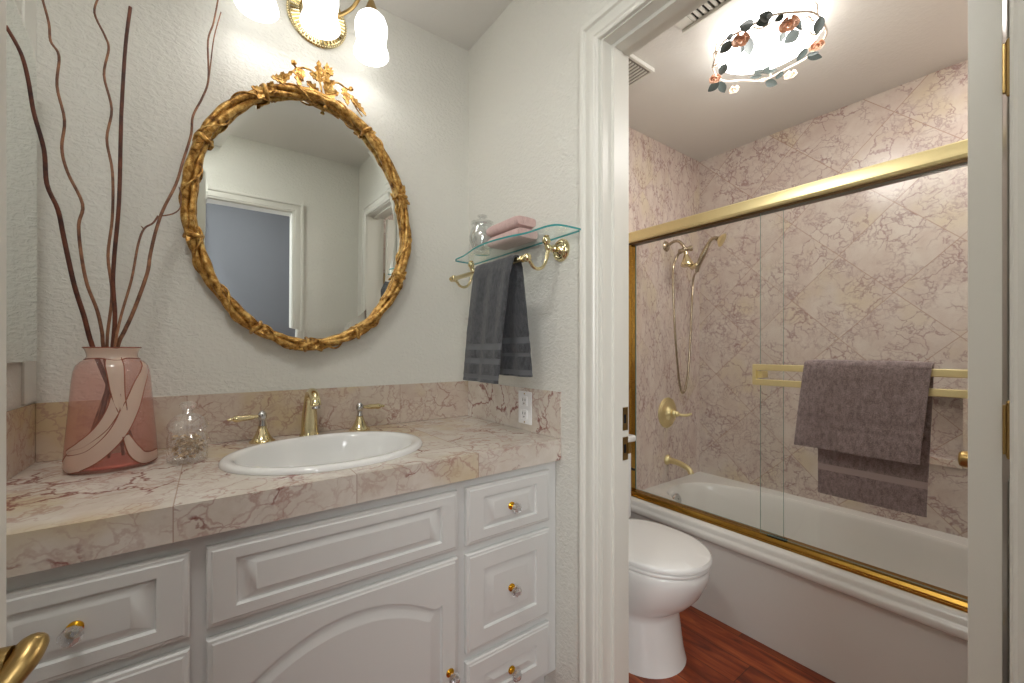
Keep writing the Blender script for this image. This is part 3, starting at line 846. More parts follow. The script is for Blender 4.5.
for s in (-1, 1):
    c = cp(*crop(585, 410), -0.010)
    tube(b, [c, c + Vector((s * 0.03, -0.004, 0.003 - s * 0.004)), c + Vector((s * 0.058, 0.002, -0.004 - s * 0.016))], [0.009, 0.0075, 0.004], 8, smooth=5)
obj('crest_knot', b, M['gold'], mir, local=True, ang=60)

# ------------------------------------------------------------------ medicine cabinet mirror on the left wall
t = thing('medicine_cabinet', 'frameless arched mirror cabinet on the left wall beside the vase branches', 'cabinet', (XL, 1.25, 1.12))
def mo(ins, x):
    y1, y0, z0, z1 = 1.492 - ins, 1.08 + ins, 1.122 + ins, 1.86 - ins * 0.6
    pts = [(y0, z0), (y1, z0), (y1, 1.80 - ins)]
    for i in range(1, 8):
        a = i / 8 * PI / 2; pts.append((y1 - 0.085 * (1 - math.cos(a)), 1.80 - ins + 0.085 * math.sin(a)))
    for i in range(9):
        u = i / 8; pts.append((y1 - 0.085 + (y0 + 0.085 - y1 + 0.085) * u, 1.885 - ins + 0.02 * math.sin(PI * u)))
    for i in range(1, 8):
        a = PI / 2 * (1 - i / 8); pts.append((y0 + 0.085 * (1 - math.cos(a)), 1.80 - ins + 0.085 * math.sin(a)))
    pts.append((y0, 1.80 - ins))
    return [(x, p[0], p[1]) for p in pts]
b = NB(); loft(b, [mo(0.006, XL + 0.0003), mo(0.006, XL + 0.024)]); obj('cabinet_box', b, M['trim'], t)
b = NB(); loft(b, [mo(0, XL + 0.0243), mo(0, XL + 0.0275), mo(0.013, XL + 0.030)]); obj('mirror_door', b, M['silver'], t, ang=1, label='bevelled mirror door')

# ------------------------------------------------------------------ vanity light fixture
t = thing('vanity_light', 'brass three-light wall fixture with white glass bell shades above the mirror', 'light fixture', (0.285, YV, 2.30))
PX, PZ = 0.306, 2.310
b = NB(); lathe(b, [(0.096, 0.0005), (0.098, 0.006), (0.094, 0.012), (0.088, 0.012), (0.060, 0.018), (0.055, 0.026), (0.030, 0.030), (0.020, 0.045), (0.012, 0.055)], (PX, YV, PZ), (0, -1, 0), 48, cap0=True)
for i in range(44):
    a = 2 * PI * i / 44
    c0 = Vector((PX + 0.088 * math.cos(a), YV - 0.0145, PZ + 0.088 * math.sin(a))); c1 = Vector((PX + 0.060 * math.cos(a), YV - 0.0195, PZ + 0.060 * math.sin(a)))
    tube(b, [c0, c1], [0.0042, 0.0028], 6)
for i in range(72):
    a = 2 * PI * i / 72
    ball(b, (PX + 0.0945 * math.cos(a), YV - 0.0115, PZ + 0.0945 * math.sin(a)), 0.0036, 6, 4)
obj('back_plate', b, M['brass'], t, ang=45, label='round fluted brass back plate')
SH = [(0.020, 0.185), (0.034, 0.180), (0.047, 0.163), (0.054, 0.138), (0.0545, 0.110), (0.051, 0.080), (0.0485, 0.060), (0.051, 0.042), (0.0575, 0.020), (0.0590, 0.006), (0.0555, 0.0), (0.0530, 0.004), (0.0545, 0.02), (0.0470, 0.042), (0.0450, 0.060), (0.0475, 0.080), (0.051, 0.110), (0.0505, 0.138), (0.0435, 0.161), (0.030, 0.176), (0.018, 0.180)]
for i, (lx, ly) in enumerate(((0.115, 1.455), (0.285, 1.42), (0.456, 1.455))):
    z0 = 2.172
    b = NB(); lathe(b, [(r_, h_ * 0.79) for r_, h_ in SH], (lx, ly, z0), seg=36, cap0=False, cap1=False)
    sh = obj('lamp_shade', b, M['shade'], t, ang=60, label='glowing white glass bell shade')
    b = NB(); lathe(b, [(0.027, 0.183), (0.026, 0.190), (0.018, 0.205), (0.012, 0.222), (0.009, 0.230), (0.002, 0.232)], (lx, ly, z0 - 0.038), seg=24); obj('socket_cup', b, M['oldbrass'], t)
    b = NB()
    c = Vector((PX + (lx - 0.285) * 0.12, YV - 0.045, PZ + 0.0))
    e = Vector((lx, ly, z0 + 0.187))
    if i == 1: pts = [c, c + Vector((0, -0.03, 0.02)), c + Vector((0, -0.055, 0.075)), e + Vector((0, 0.028, 0.022)), e]
    else:
        s = 1 if i == 2 else -1
        pts = [c, c + Vector((0.03 * s, -0.02, -0.006)), c + Vector((0.075 * s, -0.04, 0.030)), e + Vector((-0.030 * s, 0.006, 0.016)), e + Vector((-0.005 * s, 0, 0.012)), e]
    tube(b, pts, [0.0075, 0.007, 0.0065, 0.0065, 0.006, 0.006], 10, smooth=6); obj('arm', b, M['oldbrass'], t)

# ------------------------------------------------------------------ vase and branches
VX, VY = -0.195, 1.425
t = thing('vase', 'pink blown glass vase with cream swirls holding bare branches on the counter', 'vase', (VX, VY, 0.8605))
VP = [(0.078, 0.0), (0.084, 0.004), (0.0865, 0.012), (0.0855, 0.03), (0.083, 0.07), (0.079, 0.12), (0.0755, 0.17), (0.0725, 0.21), (0.0700, 0.235), (0.0655, 0.250), (0.0575, 0.260), (0.0485, 0.266), (0.0445, 0.272), (0.0445, 0.280), (0.0480, 0.289), (0.0530, 0.296)]
inner = [(r - 0.0035, z) for r, z in VP if z > 0.012]
b = NB(); lathe(b, VP, (VX, VY, 0.8605), seg=56, cap0=True, cap1=False)
obj('body', b, M['pinkglass'], t, ang=60)
b = NB(); lathe(b, [(0.0765, 0.0065), (0.0815, 0.010), (0.0815, 0.014), (0.0765, 0.0155)], (VX, VY, 0.8605), seg=48)
obj('base', b, simple('deep_rose_glass', srgb(206, 128, 112), 0.1), t, label='thick rose glass base')
def vr(h):
    h = max(0, min(0.2949, h))
    for (r0, z0), (r1, z1) in zip(VP, VP[1:]):
        if z0 <= h <= z1: return r0 + (r1 - r0) * (h - z0) / (z1 - z0 + 1e-9)
    return VP[-1][0]
cam_ang = math.atan2(-VY, -VX)
def vpix(px, py):
    """crop pixel (4.55x of 50,330) -> angle/height on the vase's surface facing the camera"""
    X = 50 + px / 4.55; Y = 330 + py / 4.55
    u = (X - 512) / F; w = -(Y - HY) / F
    d = Vector((S_ + u * C_, C_ - u * S_, w)); o = Vector((0, 0, 1.15))
    tmin = None; t0 = 0.9
    prev = None
    for i in range(800):
        tt = 0.9 + i * 0.001
        p = o + d * tt; h = p.z - 0.8605; r = math.hypot(p.x - VX, p.y - VY)
        g = r - vr(h)
        if g <= 0: return math.atan2(p.y - VY, p.x - VX), h
        if tmin is None or g < tmin[0]: tmin = (g, p)
    p = tmin[1]; return math.atan2(p.y - VY, p.x - VX), p.z - 0.8605
def swirl(pts, widths):
    """band of cream glass on the surface, with a thin brown outline"""
    A = [vpix(*p) for p in pts]
    a0 = A[0][0]
    fix = []
    for a, h in A:
        while a - a0 > PI: a -= 2 * PI
        while a - a0 < -PI: a += 2 * PI
        fix.append((a * 0.08, h))
    C = catmull([(a, h, 0) for a, h in fix], 8)
    W = []
    for i in range(len(C)):
        f = i / 8; k = min(int(f), len(widths) - 1); k2 = min(k + 1, len(widths) - 1); W.append(widths[k] + (widths[k2] - widths[k]) * (f - int(f)))
    bs, be = NB(), NB()
    def surf(a, h, off):
        r = vr(h) + off; th = a / 0.08
        return Vector((VX + r * math.cos(th), VY + r * math.sin(th), 0.8605 + max(0.002, min(0.294, h))))
    rows = []; L = []; Rr = []
    for i, c in enumerate(C):
        tg = (C[min(i + 1, len(C) - 1)] - C[max(i - 1, 0)]).normalized(); n = Vector((-tg.y, tg.x, 0)); w = W[i] / 2
        rows.append([surf(c.x + n.x * w * s, c.y + n.y * w * s, 0.0012 + 0.0012 * (1 - s * s)) for s in (-1, -0.6, -0.2, 0.2, 0.6, 1)])
        L.append(surf(c.x + n.x * w, c.y + n.y * w, 0.0012)); Rr.append(surf(c.x - n.x * w, c.y - n.y * w, 0.0012))
    rs = [ring(bs, r) for r in rows]
    for a, b_ in zip(rs, rs[1:]): bridge(bs, a, b_, False)
    obj('swirl', bs, M['swirl'], t, ang=80, label='cream glass swirl')
    tube(be, L, 0.0013, 5); tube(be, Rr, 0.0013, 5)
    obj('swirl_outline', be, M['swirledge'], t, ang=80, label='thin brown line')
swirl([(66, 628), (110, 600), (190, 565), (300, 470), (370, 350), (410, 240), (425, 150)], [0.030, 0.052, 0.044, 0.036, 0.034, 0.030, 0.020])
swirl([(80, 560), (150, 530), (230, 460), (285, 370), (300, 290)], [0.012, 0.028, 0.026, 0.024, 0.016])
swirl([(290, 130), (300, 200), (310, 290), (330, 370)], [0.045, 0.034, 0.026, 0.016])
swirl([(345, 480), (385, 550), (430, 580), (485, 560)], [0.012, 0.026, 0.028, 0.024])
swirl([(160, 105), (230, 100), (300, 110), (350, 100), (405, 105)], [0.03, 0.03, 0.03, 0.03, 0.03])

def branch(label, pts, y0, y1, r0, r1, mat, root=None, twigs=(), group=None):
    n = len(pts); W = []
    for i, p in enumerate(pts):
        f = 1 - i / (n - 1)      # first point is the top
        W.append(at_y(p[0], p[1], y0 + (y1 - y0) * f))
    if root: W += [Vector(q_) for q_ in root]
    rad = [r1 + (r0 - r1) * min(1, i / (n - 1)) for i in range(len(W))]
    b = NB(); tube(b, W, rad, 8, smooth=5)
    for tp, tr0, tr1 in twigs:
        T = [at_y(px, py, yy) for px, py, yy in tp]
        tube(b, T, [tr0 + (tr1 - tr0) * i / (len(T) - 1) for i in range(len(T))], 7, smooth=4)
    o_ = W[len(pts) - 1].copy()
    o = obj('branch', b, mat, None, ang=80, origin=W[-1])
    tag(o, label, 'branch', 'bare branches in the pink vase')
    return o
zb = 0.874
branch('thick dark red branch leaning furthest left in the pink vase', [(5.6, 25.5), (20.6, 52.5), (28, 79), (33.7, 112), (44, 150), (46.9, 184), (58, 210), (63.7, 237), (74, 284), (84, 316), (92, 345)], 1.405, 1.27, 0.0050, 0.0032, M['bark_red'],
       [(-0.20, 1.41, 1.06), (-0.17, 1.415, 0.96), (-0.15, 1.43, zb)])
branch('thin wavy brown branch second from the left, topping out above the frame', [(41, -6), (48.7, 22.5), (50.6, 41), (59, 56), (57, 86), (64.5, 120), (61.8, 148), (67.5, 172), (82.5, 204), (78.7, 225), (81, 253), (87, 284), (97, 310), (102, 332), (103, 345)], 1.42, 1.37, 0.0038, 0.0022, M['bark_tan'],
       [(-0.205, 1.425, 1.06), (-0.225, 1.43, 0.96), (-0.245, 1.425, zb)])
branch('thin wavy brown branch third from the left, just left of the straight one', [(99, -4), (94.5, 13), (105, 36), (108.7, 49), (104, 75), (111.7, 109), (106.8, 139), (112.4, 172), (112.4, 217), (108, 256), (112, 295), (107, 345)], 1.435, 1.46, 0.0033, 0.0022, M['bark_tan'],
       [(-0.195, 1.44, 1.06), (-0.185, 1.445, 0.96), (-0.18, 1.46, zb)])
branch('thick straight dark red branch with a cut top in the pink vase', [(130.4, 7), (125.6, 45), (121.8, 105), (120.7, 139), (119, 202), (114.3, 256), (113, 284), (115, 316), (113, 345)], 1.415, 1.40, 0.0046, 0.0036, M['bark_red'],
       [(-0.200, 1.40, 1.06), (-0.215, 1.39, 0.96), (-0.225, 1.39, zb)])
branch('long forked branch curving right to the gold mirror frame', [(219, -6), (213.6, 22.5), (208, 41), (208.4, 79), (202.4, 97.5), (193, 116), (191, 135), (183, 161), (176, 184), (163, 210), (155.5, 232), (150, 256), (147, 274), (134, 310), (124, 332), (118, 345)], 1.435, 1.51, 0.0046, 0.0020, M['bark_tan'],
       [(-0.205, 1.445, 1.06), (-0.235, 1.46, 0.95), (-0.25, 1.45, zb)],
       [([(221, 12, 1.51), (214, 37.5, 1.51), (210.6, 64, 1.507), (208.4, 82, 1.504)], 0.0014, 0.0020),
        ([(160, 216, 1.475), (172, 214, 1.48), (180, 208, 1.485), (181, 195, 1.49), (179, 187, 1.495)], 0.0020, 0.0011)])
branch('short pale branch crossing in front of the long forked branch', [(158, 216), (153, 223), (144, 229), (138, 245), (131.6, 279), (121, 316), (115, 345)], 1.41, 1.466, 0.0030, 0.0022, M['bark_tan'],
       [(-0.200, 1.425, 1.06), (-0.20, 1.435, 0.96), (-0.205, 1.445, zb)], [([(144, 229, 1.458), (141, 226, 1.458)], 0.0022, 0.0009)])

# ------------------------------------------------------------------ crystal jar on the counter
JX, JY = -0.045, 1.362
t = thing('glass_jar', 'lidded cut crystal jar of dried potpourri between vase and sink', 'jar', (JX, JY, 0.8605))
def facet_lathe(bm, prof, loc, amp, k, seg=72, twist=8.0, **kw):
    rings = []
    for r, z in prof:
        rings.append([(loc[0] + (r + amp * abs(math.sin(k * PI * i / seg + z * twist * 10)) * (1 if r > 0.02 else 0)) * math.cos(2 * PI * i / seg), loc[1] + (r + amp * abs(math.sin(k * PI * i / seg + z * twist * 10)) * (1 if r > 0.02 else 0)) * math.sin(2 * PI * i / seg), loc[2] + z) for i in range(seg)])
    loft(bm, rings, **kw)
b = NB()
pr = [(0.036, 0.0)] + [(0.0405 + 0.0006 * math.sin(i * 1.3), 0.004 + i * 0.0048) for i in range(14)] + [(0.038, 0.073), (0.0365, 0.078), (0.0385, 0.081), (0.037, 0.084)]
facet_lathe(b, pr, (JX, JY, 0.8605), 0.0024, 14, cap0=True, cap1=False)
obj('body', b, M['crystal'], t, ang=8)
b = NB()
pr = [(0.030, 0.0845), (0.041, 0.085), (0.042, 0.090), (0.040, 0.098), (0.034, 0.110), (0.024, 0.119), (0.013, 0.124), (0.010, 0.129), (0.013, 0.134), (0.0175, 0.140), (0.018, 0.147), (0.013, 0.153), (0.002, 0.155)]
facet_lathe(b, pr, (JX, JY, 0.8605), 0.0016, 14, cap0=True)
obj('lid', b, M['crystal'], t, ang=8)
b = NB(); rnd = random.Random(5)
for i in range(120):
    a = rnd.uniform(0, 2 * PI); r = 0.030 * math.sqrt(rnd.random()); z = rnd.uniform(0.012, 0.064)
    c = Vector((JX + r * math.cos(a), JY + r * math.sin(a), 0.8605 + z)); d = Vector((rnd.uniform(-1, 1), rnd.uniform(-1, 1), rnd.uniform(-0.4, 0.4))).normalized() * 0.009
    leaf(b, c - d * 0.7, c + d * 0.7, 0.011, (rnd.uniform(-1, 1), rnd.uniform(-1, 1), 1), 0, 0.3, 0.0008, 6)
o = obj('potpourri', b, M['potpourri'], None, ang=60, origin=(JX, JY, 0.873)); tag(o, 'dried cream petals filling the crystal jar', 'potpourri'); o['kind'] = 'stuff'

# ------------------------------------------------------------------ glass shelf with towel bar on the right wall
t = thing('glass_shelf', 'wavy glass shelf with brass brackets and towel bar on the wall', 'shelf', (XR, 1.22, 1.43))
b = NB()
fp = [(0.905, 1.500), (0.850, 1.4985), (0.806, 1.490), (0.793, 1.455), (0.789, 1.396), (0.768, 1.301), (0.757, 1.235), (0.755, 1.160), (0.768, 1.076), (0.788, 1.010), (0.792, 0.956), (0.795, 0.915), (0.808, 0.889), (0.840, 0.880), (0.905, 0.878)]
fr = [(v.x, v.y) for v in catmull([(x, y, 0) for x, y in fp], 5)]
rs = [ring(b, [(x, y, z) for x, y in fr]) for z in (1.506, 1.512)]
b.faces.new(rs[1]); b.faces.new(list(reversed(rs[0])))
for i in range(len(fr)):
    j = (i + 1) % len(fr); f = b.faces.new((rs[0][i], rs[0][j], rs[1][j], rs[1][i])); f.material_index = 1
obj('glass', b, [M['shelfglass'], M['tealedge']], t, label='clear glass with teal edge')
for yb in (0.985, 1.447):
    b = NB()
    lathe(b, [(0.037, 0.0005), (0.037, 0.004), (0.034, 0.008), (0.031, 0.008), (0.029, 0.012), (0.025, 0.013), (0.022, 0.011), (0.018, 0.013), (0.015, 0.019), (0.010, 0.022), (0.009, 0.034), (0.013, 0.038), (0.009, 0.042), (0.0075, 0.050)], (XR, yb, 1.470), (-1, 0, 0), 32)
    ball(b, (0.862, yb, 1.470), 0.012, 14, 8)
    tube(b, [(0.862, yb, 1.468), (0.857, yb, 1.45), (0.850, yb, 1.425), (0.836, yb, 1.405), (0.817, yb, 1.398), (0.800, yb, 1.403), (0.788, yb, 1.417), (0.777, yb, 1.427)], [0.007, 0.006, 0.0055, 0.0052, 0.0052, 0.0052, 0.0055, 0.0065], 10, smooth=5)
    lathe(b, [(0.006, -0.034), (0.0075, -0.026), (0.012, -0.022), (0.0135, -0.014), (0.011, -0.007), (0.007, -0.003), (0.010, -0.001)], (0.853, yb, 1.5065), seg=16)
    ball(b, (0.776, yb, 1.428), 0.0135, 16, 10)
    obj('bracket', b, M['brass'], t, ang=50)
b = NB(); tube(b, [(0.776, 0.985, 1.428), (0.776, 1.447, 1.428)], 0.0085, 16)
lathe(b, [(0.0095, 0), (0.011, 0.004), (0.0095, 0.009)], (0.776, 1.462, 1.428), (0, 1, 0), 16); lathe(b, [(0.0115, 0), (0.0115, 0.006)], (0.776, 1.003, 1.428), (0, 1, 0), 16)
obj('towel_bar', b, M['brass'], t)

def towel(name, label, mat, bandmat, path, ya, yb_, bands, axis_y=True, thick=0.007, nw=26, fold=None, back_label=None):
    """path: list of (x, z) from the front hem over the bar to the back hem; ya/yb_(s)-> edges; bands: list of (s0,s1) fractions"""
    P2 = catmull([(x, 0, z) for x, z in path], 10)
    Ls = [0]
    for a, c in zip(P2, P2[1:]): Ls.append(Ls[-1] + (c - a).length)
    T = Ls[-1]; b = NB(); outer = []; innr = []
    for i, p in enumerate(P2):
        s = Ls[i] / T
        tg = (P2[min(i + 1, len(P2) - 1)] - P2[max(i - 1, 0)]).normalized(); n = Vector((-tg.z, 0, tg.x))
        if i < len(P2) * 0.3 and n.x > 0: pass
        y0, y1 = ya(s), yb_(s); ro, ri = [], []
        inb = any(a_ <= Ls[i] <= c_ or a_ <= T - Ls[i] <= c_ for a_, c_ in bands)
        th = thick * (0.62 if inb else 1)
        for j in range(nw + 1):
            u = j / nw
            q0 = Vector((p.x, y0 + (y1 - y0) * u, p.z))
            dd = fold(s, u) if fold else 0
            jit = 0 if inb else 0.0012 * noise.noise(Vector((q0.x * 60 + s * 9, q0.y * 60, q0.z * 60)))
            edge = max(0.35, min(1, math.sqrt(max(0, 1 - (abs(u - 0.5) * 2) ** 14))))
            ro.append(q0 + n * (th * 0.5 * edge + dd + jit)); ri.append(q0 - n * (th * 0.5 * edge - dd + jit))
        outer.append(ring(b, ro)); innr.append(ring(b, ri))
    for k in range(len(P2) - 1):
        mid = (Ls[k] + Ls[k + 1]) / 2
        mi = 1 if any(a_ <= mid <= c_ or a_ <= T - mid <= c_ for a_, c_ in bands) else 0
        for j in range(nw):
            for A in (outer, innr):
                b.faces.new((A[k][j], A[k][j + 1], A[k + 1][j + 1], A[k + 1][j])).material_index = mi
        b.faces.new((outer[k][0], outer[k + 1][0], innr[k + 1][0], innr[k][0])).material_index = mi
        b.faces.new((outer[k][nw], outer[k + 1][nw], innr[k + 1][nw], innr[k][nw])).material_index = mi
    for k in (0, len(P2) - 1):
        for j in range(nw): b.faces.new((outer[k][j], outer[k][j + 1], innr[k][j + 1], innr[k][j]))
    o = obj(name, b, [mat, bandmat], None, ang=60, origin=(P2[len(P2) // 2].x, (ya(0.5) + yb_(0.5)) / 2, path[0][1]))
    return o

def lerp(a, b_, t_): return a + (b_ - a) * max(0, min(1, t_))
bx, bz, br = 0.776, 1.428, 0.0135
pth = [(0.742, 1.040), (0.744, 1.12), (0.747, 1.22), (0.752, 1.32), (0.757, 1.40), (bx - br, 1.425), (bx - br * 0.7, bz + br * 0.75), (bx, bz + br), (bx + br * 0.7, bz + br * 0.75), (bx + br, 1.425), (0.797, 1.36), (0.806, 1.26), (0.815, 1.16), (0.822, 1.062)]
# s: 0 front hem .. 0.5 bar .. 1 back hem
def sy0(s): return lerp(1.088, 1.035, s / 0.48) if s < 0.5 else lerp(1.035, 1.020, (s - 0.52) / 0.48)
def sy1(s): return lerp(1.312, 1.268, s / 0.48) if s < 0.5 else lerp(1.268, 1.25, (s - 0.52) / 0.48)
def sf(s, u):
    a = 0.004 * max(0, 1 - abs(s - 0.0) * 1.6)
    return a * math.sin(u * 7.0 + s * 3) + 0.003 * math.sin(u * 17 + 1) * (1 if s < 0.45 or s > 0.56 else 0.2)
o = towel('hand_towel', '', M['slate_towel'], M['slate_band'], pth, sy0, sy1, [(0.008, 0.022), (0.062, 0.082), (0.112, 0.132)], thick=0.013, fold=sf)
tag(o, 'dark grey terry hand towel hanging from the brass bar under the glass shelf', 'towel')

# folded pink washcloths
def folded_cloth(x0, x1, y0, y1, z0, z1, seed):
    b = NB(); n = 1
    h = (z1 - z0) / n
    for k in range(n):
        za = z0 + k * h; rr = h * 0.48
        rows = []
        for j in range(15):
            yy = y0 + (y1 - y0) * j / 14
            w = 0.0022 * noise.noise(Vector((yy * 25, k * 3.1, seed)))
            sq = 0.75 if j in (0, 14) else (0.93 if j in (1, 13) else 1)
            pts = []
            for i in range(16):
                a = 2 * PI * i / 16
                ux = math.copysign(abs(math.cos(a)) ** 0.35, math.cos(a)); uz = math.copysign(abs(math.sin(a)) ** 0.6, math.sin(a))
                pts.append(((x0 + x1) / 2 + ux * (x1 - x0) / 2 + w, yy, za + h / 2 + uz * rr * sq + w * 0.5))
            rows.append(pts)
        loft(b, rows)
    return b
for z0, z1, l, sh_ in ((1.513, 1.5545, 'pale pink folded washcloth lying on the glass shelf, lower of two', 0.0), (1.556, 1.596, 'pale pink folded washcloth on top of the other on the glass shelf', 0.008)):
    b = folded_cloth(0.812, 0.892, 1.075 + sh_, 1.262 + sh_, z0, z1, z0)
    o = obj('washcloth', b, M['pink_towel'], None, ang=70, origin=(0.85, 1.17, z0)); tag(o, l, 'washcloth', 'pink washcloths on the glass shelf')
# glass jar on shelf
t = thing('glass_jar', 'clear round glass jar with flat lid on the glass shelf beside pink cloths', 'jar', (0.842, 1.345, 1.5125))
b = NB(); lathe(b, [(0.030, 0.0), (0.033, 0.004), (0.030, 0.009), (0.040, 0.022), (0.050, 0.045), (0.0515, 0.065), (0.046, 0.088), (0.036, 0.102), (0.034, 0.110), (0.038, 0.114), (0.036, 0.114), (0.0325, 0.110), (0.034, 0.102), (0.044, 0.088), (0.0495, 0.065), (0.048, 0.045), (0.038, 0.024), (0.002, 0.013)], (0.842, 1.345, 1.5125), seg=40, cap1=False)
obj('body', b, M['jarglass'], t, ang=60)
b = NB(); lathe(b, [(0.034, 0.1145), (0.044, 0.115), (0.044, 0.121), (0.030, 0.125), (0.012, 0.128), (0.010, 0.134), (0.018, 0.140), (0.020, 0.147), (0.014, 0.152), (0.002, 0.153)], (0.842, 1.345, 1.5125), seg=32)
obj('lid', b, M['jarglass'], t, ang=60)

# ------------------------------------------------------------------ bathtub
TX0, TX1, TY0, TY1, TR = 1.745, XF - 0.001, YN + 0.001, YE - 0.001, 0.395
t = thing('bathtub', 'white bathtub with moulded rim and flat front apron behind the toilet', 'bathtub', (2.1, 0.6, 0))
b = NB()
hcx, hcy, ha, hb = 2.095, 0.655, 0.285, 0.675
def tubhole(th, ins=0.0, insy=None, sh=0.0):
    n = 2.7
    c, s = math.cos(th), math.sin(th); iy = ins if insy is None else insy
    return (hcx + (ha - ins) * math.copysign(abs(c) ** (2 / n), c), hcy + sh + (hb - iy) * math.copysign(abs(s) ** (2 / n), s))
NTB = 96
top = rect_hole(b, 1.752, TX1, TY0, TY1, TR, None, lambda th: tubhole(th), NTB)
prev = top
for ins, iy, z, sh in ((0.006, 0.006, TR - 0.003, 0), (0.014, 0.012, TR - 0.018, 0), (0.022, 0.022, 0.33, 0.0), (0.035, 0.05, 0.22, 0.008), (0.05, 0.09, 0.13, 0.02), (0.085, 0.14, 0.085, 0.03), (0.15, 0.22, 0.07, 0.04)):
    r = ring(b, [tubhole(2 * PI * i / NTB, ins, iy, sh) + (z,) for i in range(NTB)]); bridge(b, prev, r); prev = r
b.faces.new(prev)
apr = [(1.752, TR), (1.742, TR - 0.001), (1.732, TR - 0.006), (1.7265, TR - 0.014), (1.7255, TR - 0.026), (1.722, TR - 0.032), (1.716, TR - 0.036), (1.7135, TR - 0.043), (1.7135, TR - 0.054), (1.7165, TR - 0.062), (1.722, TR - 0.067), (1.738, TR - 0.070), (1.744, TR - 0.075), (1.745, TR - 0.085), (1.7455, 0.04), (1.7455, 0.0)]
r0 = ring(b, [(x, TY0, z) for x, z in apr]); r1 = ring(b, [(x, TY1, z) for x, z in apr]); bridge(b, r0, r1, False)
obj('shell', b, M['tub'], t, ang=40)
b = NB(); lathe(b, [(0.042, 0.0), (0.042, 0.004), (0.036, 0.009), (0.012, 0.010), (0.001, 0.0105)], (2.066, 1.302, 0.318), (0, -1, 0.12), 28)
for zz in (0.012, -0.012): lathe(b, [(0.004, 0.008), (0.003, 0.012)], (2.075, 1.302, 0.318 + zz), (0, -1, 0.12), 8)
obj('overflow_plate', b, M['chrome'], t, label='round chrome overflow plate')
# ------------------------------------------------------------------ shower fixtures
t = thing('tub_spout', 'brass tub spout low on the marble end wall', 'spout', (2.106, YE, 0.52))
b = NB(); lathe(b, [(0.028, 0.0005), (0.028, 0.006), (0.022, 0.012), (0.018, 0.02)], (2.106, YE, 0.522), (0, -1, 0), 24)
tube(b, [(2.106, YE - 0.015, 0.522), (2.106, YE - 0.05, 0.521), (2.106, YE - 0.09, 0.515), (2.106, YE - 0.125, 0.503), (2.106, YE - 0.142, 0.487), (2.106, YE - 0.146, 0.476)], [0.018, 0.016, 0.0145, 0.014, 0.015, 0.0155], 16, smooth=5)
obj('spout_body', b, M['palebrass'], t, ang=60)
t = thing('shower_valve', 'round brass shower valve plate with lever handle on the end wall', 'valve', (2.106, YE, 0.79))
b = NB(); lathe(b, [(0.086, 0.0005), (0.086, 0.004), (0.080, 0.009), (0.074, 0.008), (0.070, 0.012), (0.045, 0.014), (0.040, 0.018), (0.030, 0.024), (0.024, 0.036)], (2.106, YE, 0.790), (0, -1, 0), 40)
obj('escutcheon', b, M['palebrass'], t, ang=50)
b = NB(); lathe(b, [(0.020, 0.036), (0.023, 0.042), (0.020, 0.052), (0.013, 0.058), (0.016, 0.066), (0.010, 0.074)], (2.106, YE, 0.790), (0, -1, 0), 24)
tube(b, [(2.106, YE - 0.062, 0.790), (2.125, YE - 0.082, 0.784), (2.14, YE - 0.105, 0.786), (2.15, YE - 0.125, 0.796)], [0.009, 0.007, 0.008, 0.005], 10, smooth=5)
obj('lever', b, M['palebrass'], t, ang=50)

t = thing('hand_shower', 'nickel and brass hand shower set with looping hose on the marble end wall', 'shower', (2.117, YE, 1.73))
b = NB(); lathe(b, [(0.030, 0.0005), (0.030, 0.003), (0.024, 0.010), (0.012, 0.014)], (2.095, YE, 1.735), (0, -1, 0), 24)
tube(b, [(2.095, YE - 0.008, 1.735), (2.097, YE - 0.045, 1.752), (2.101, YE - 0.075, 1.750), (2.105, YE - 0.098, 1.725), (2.106, YE - 0.105, 1.708)], 0.0085, 12, smooth=6)
obj('shower_arm', b, M['nickel'], t, ang=50)
b = NB(); ball(b, (2.107, YE - 0.108, 1.700), 0.016, 14, 10)
lathe(b, [(0.012, 0), (0.012, 0.02), (0.016, 0.024), (0.016, 0.036), (0.010, 0.04)], (2.108, YE - 0.110, 1.700), (0.6, -0.8, 0.1), 16)
lathe(b, [(0.011, 0), (0.011, 0.022), (0.014, 0.026), (0.014, 0.034)], (2.105, YE - 0.108, 1.697), (-0.8, 0.3, -0.35), 16)
obj('diverter', b, M['nickel'], t, ang=50)
b = NB(); lathe(b, [(0.010, 0.0), (0.013, 0.008), (0.010, 0.014), (0.014, 0.024), (0.022, 0.045), (0.030, 0.062), (0.033, 0.072), (0.033, 0.080), (0.027, 0.084), (0.002, 0.085)], (2.109, YE - 0.112, 1.688), (0.02, -0.12, -1), 20)
obj('shower_head', b, M['brass'], t, ang=50, label='brass bell shower head')
b = NB(); H0 = Vector((2.117, 1.205, 1.600)); 
lathe(b, [(0.013, 0), (0.013, 0.02), (0.017, 0.026), (0.017, 0.036), (0.012, 0.042)], H0 + Vector((0, 0.04, -0.006)), (0.0, -1, 0.25), 14)
tube(b, [(2.109, YE - 0.115, 1.628), (2.112, 1.250, 1.600), (2.117, 1.222, 1.594)], 0.007, 10, smooth=5)
obj('holder', b, M['brass'], t, ang=50)
b = NB()
hs = [(2.117, 1.213, 1.566), (2.117, 1.205, 1.596), (2.117, 1.192, 1.624), (2.117, 1.178, 1.652), (2.117, 1.163, 1.680), (2.117, 1.150, 1.703), (2.117, 1.134, 1.722), (2.117, 1.116, 1.728), (2.117, 1.100, 1.722)]
tube(b, hs, [0.009, 0.012, 0.0135, 0.015, 0.0125, 0.009, 0.0085, 0.009, 0.011], 14, smooth=5)
obj('handle', b, M['nickel'], t, ang=60)
b = NB(); lathe(b, [(0.010, -0.014), (0.022, -0.008), (0.033, 0.002), (0.035, 0.008), (0.032, 0.011), (0.002, 0.0115)], (2.117, 1.082, 1.712), (0.25, -0.85, -0.45), 28)
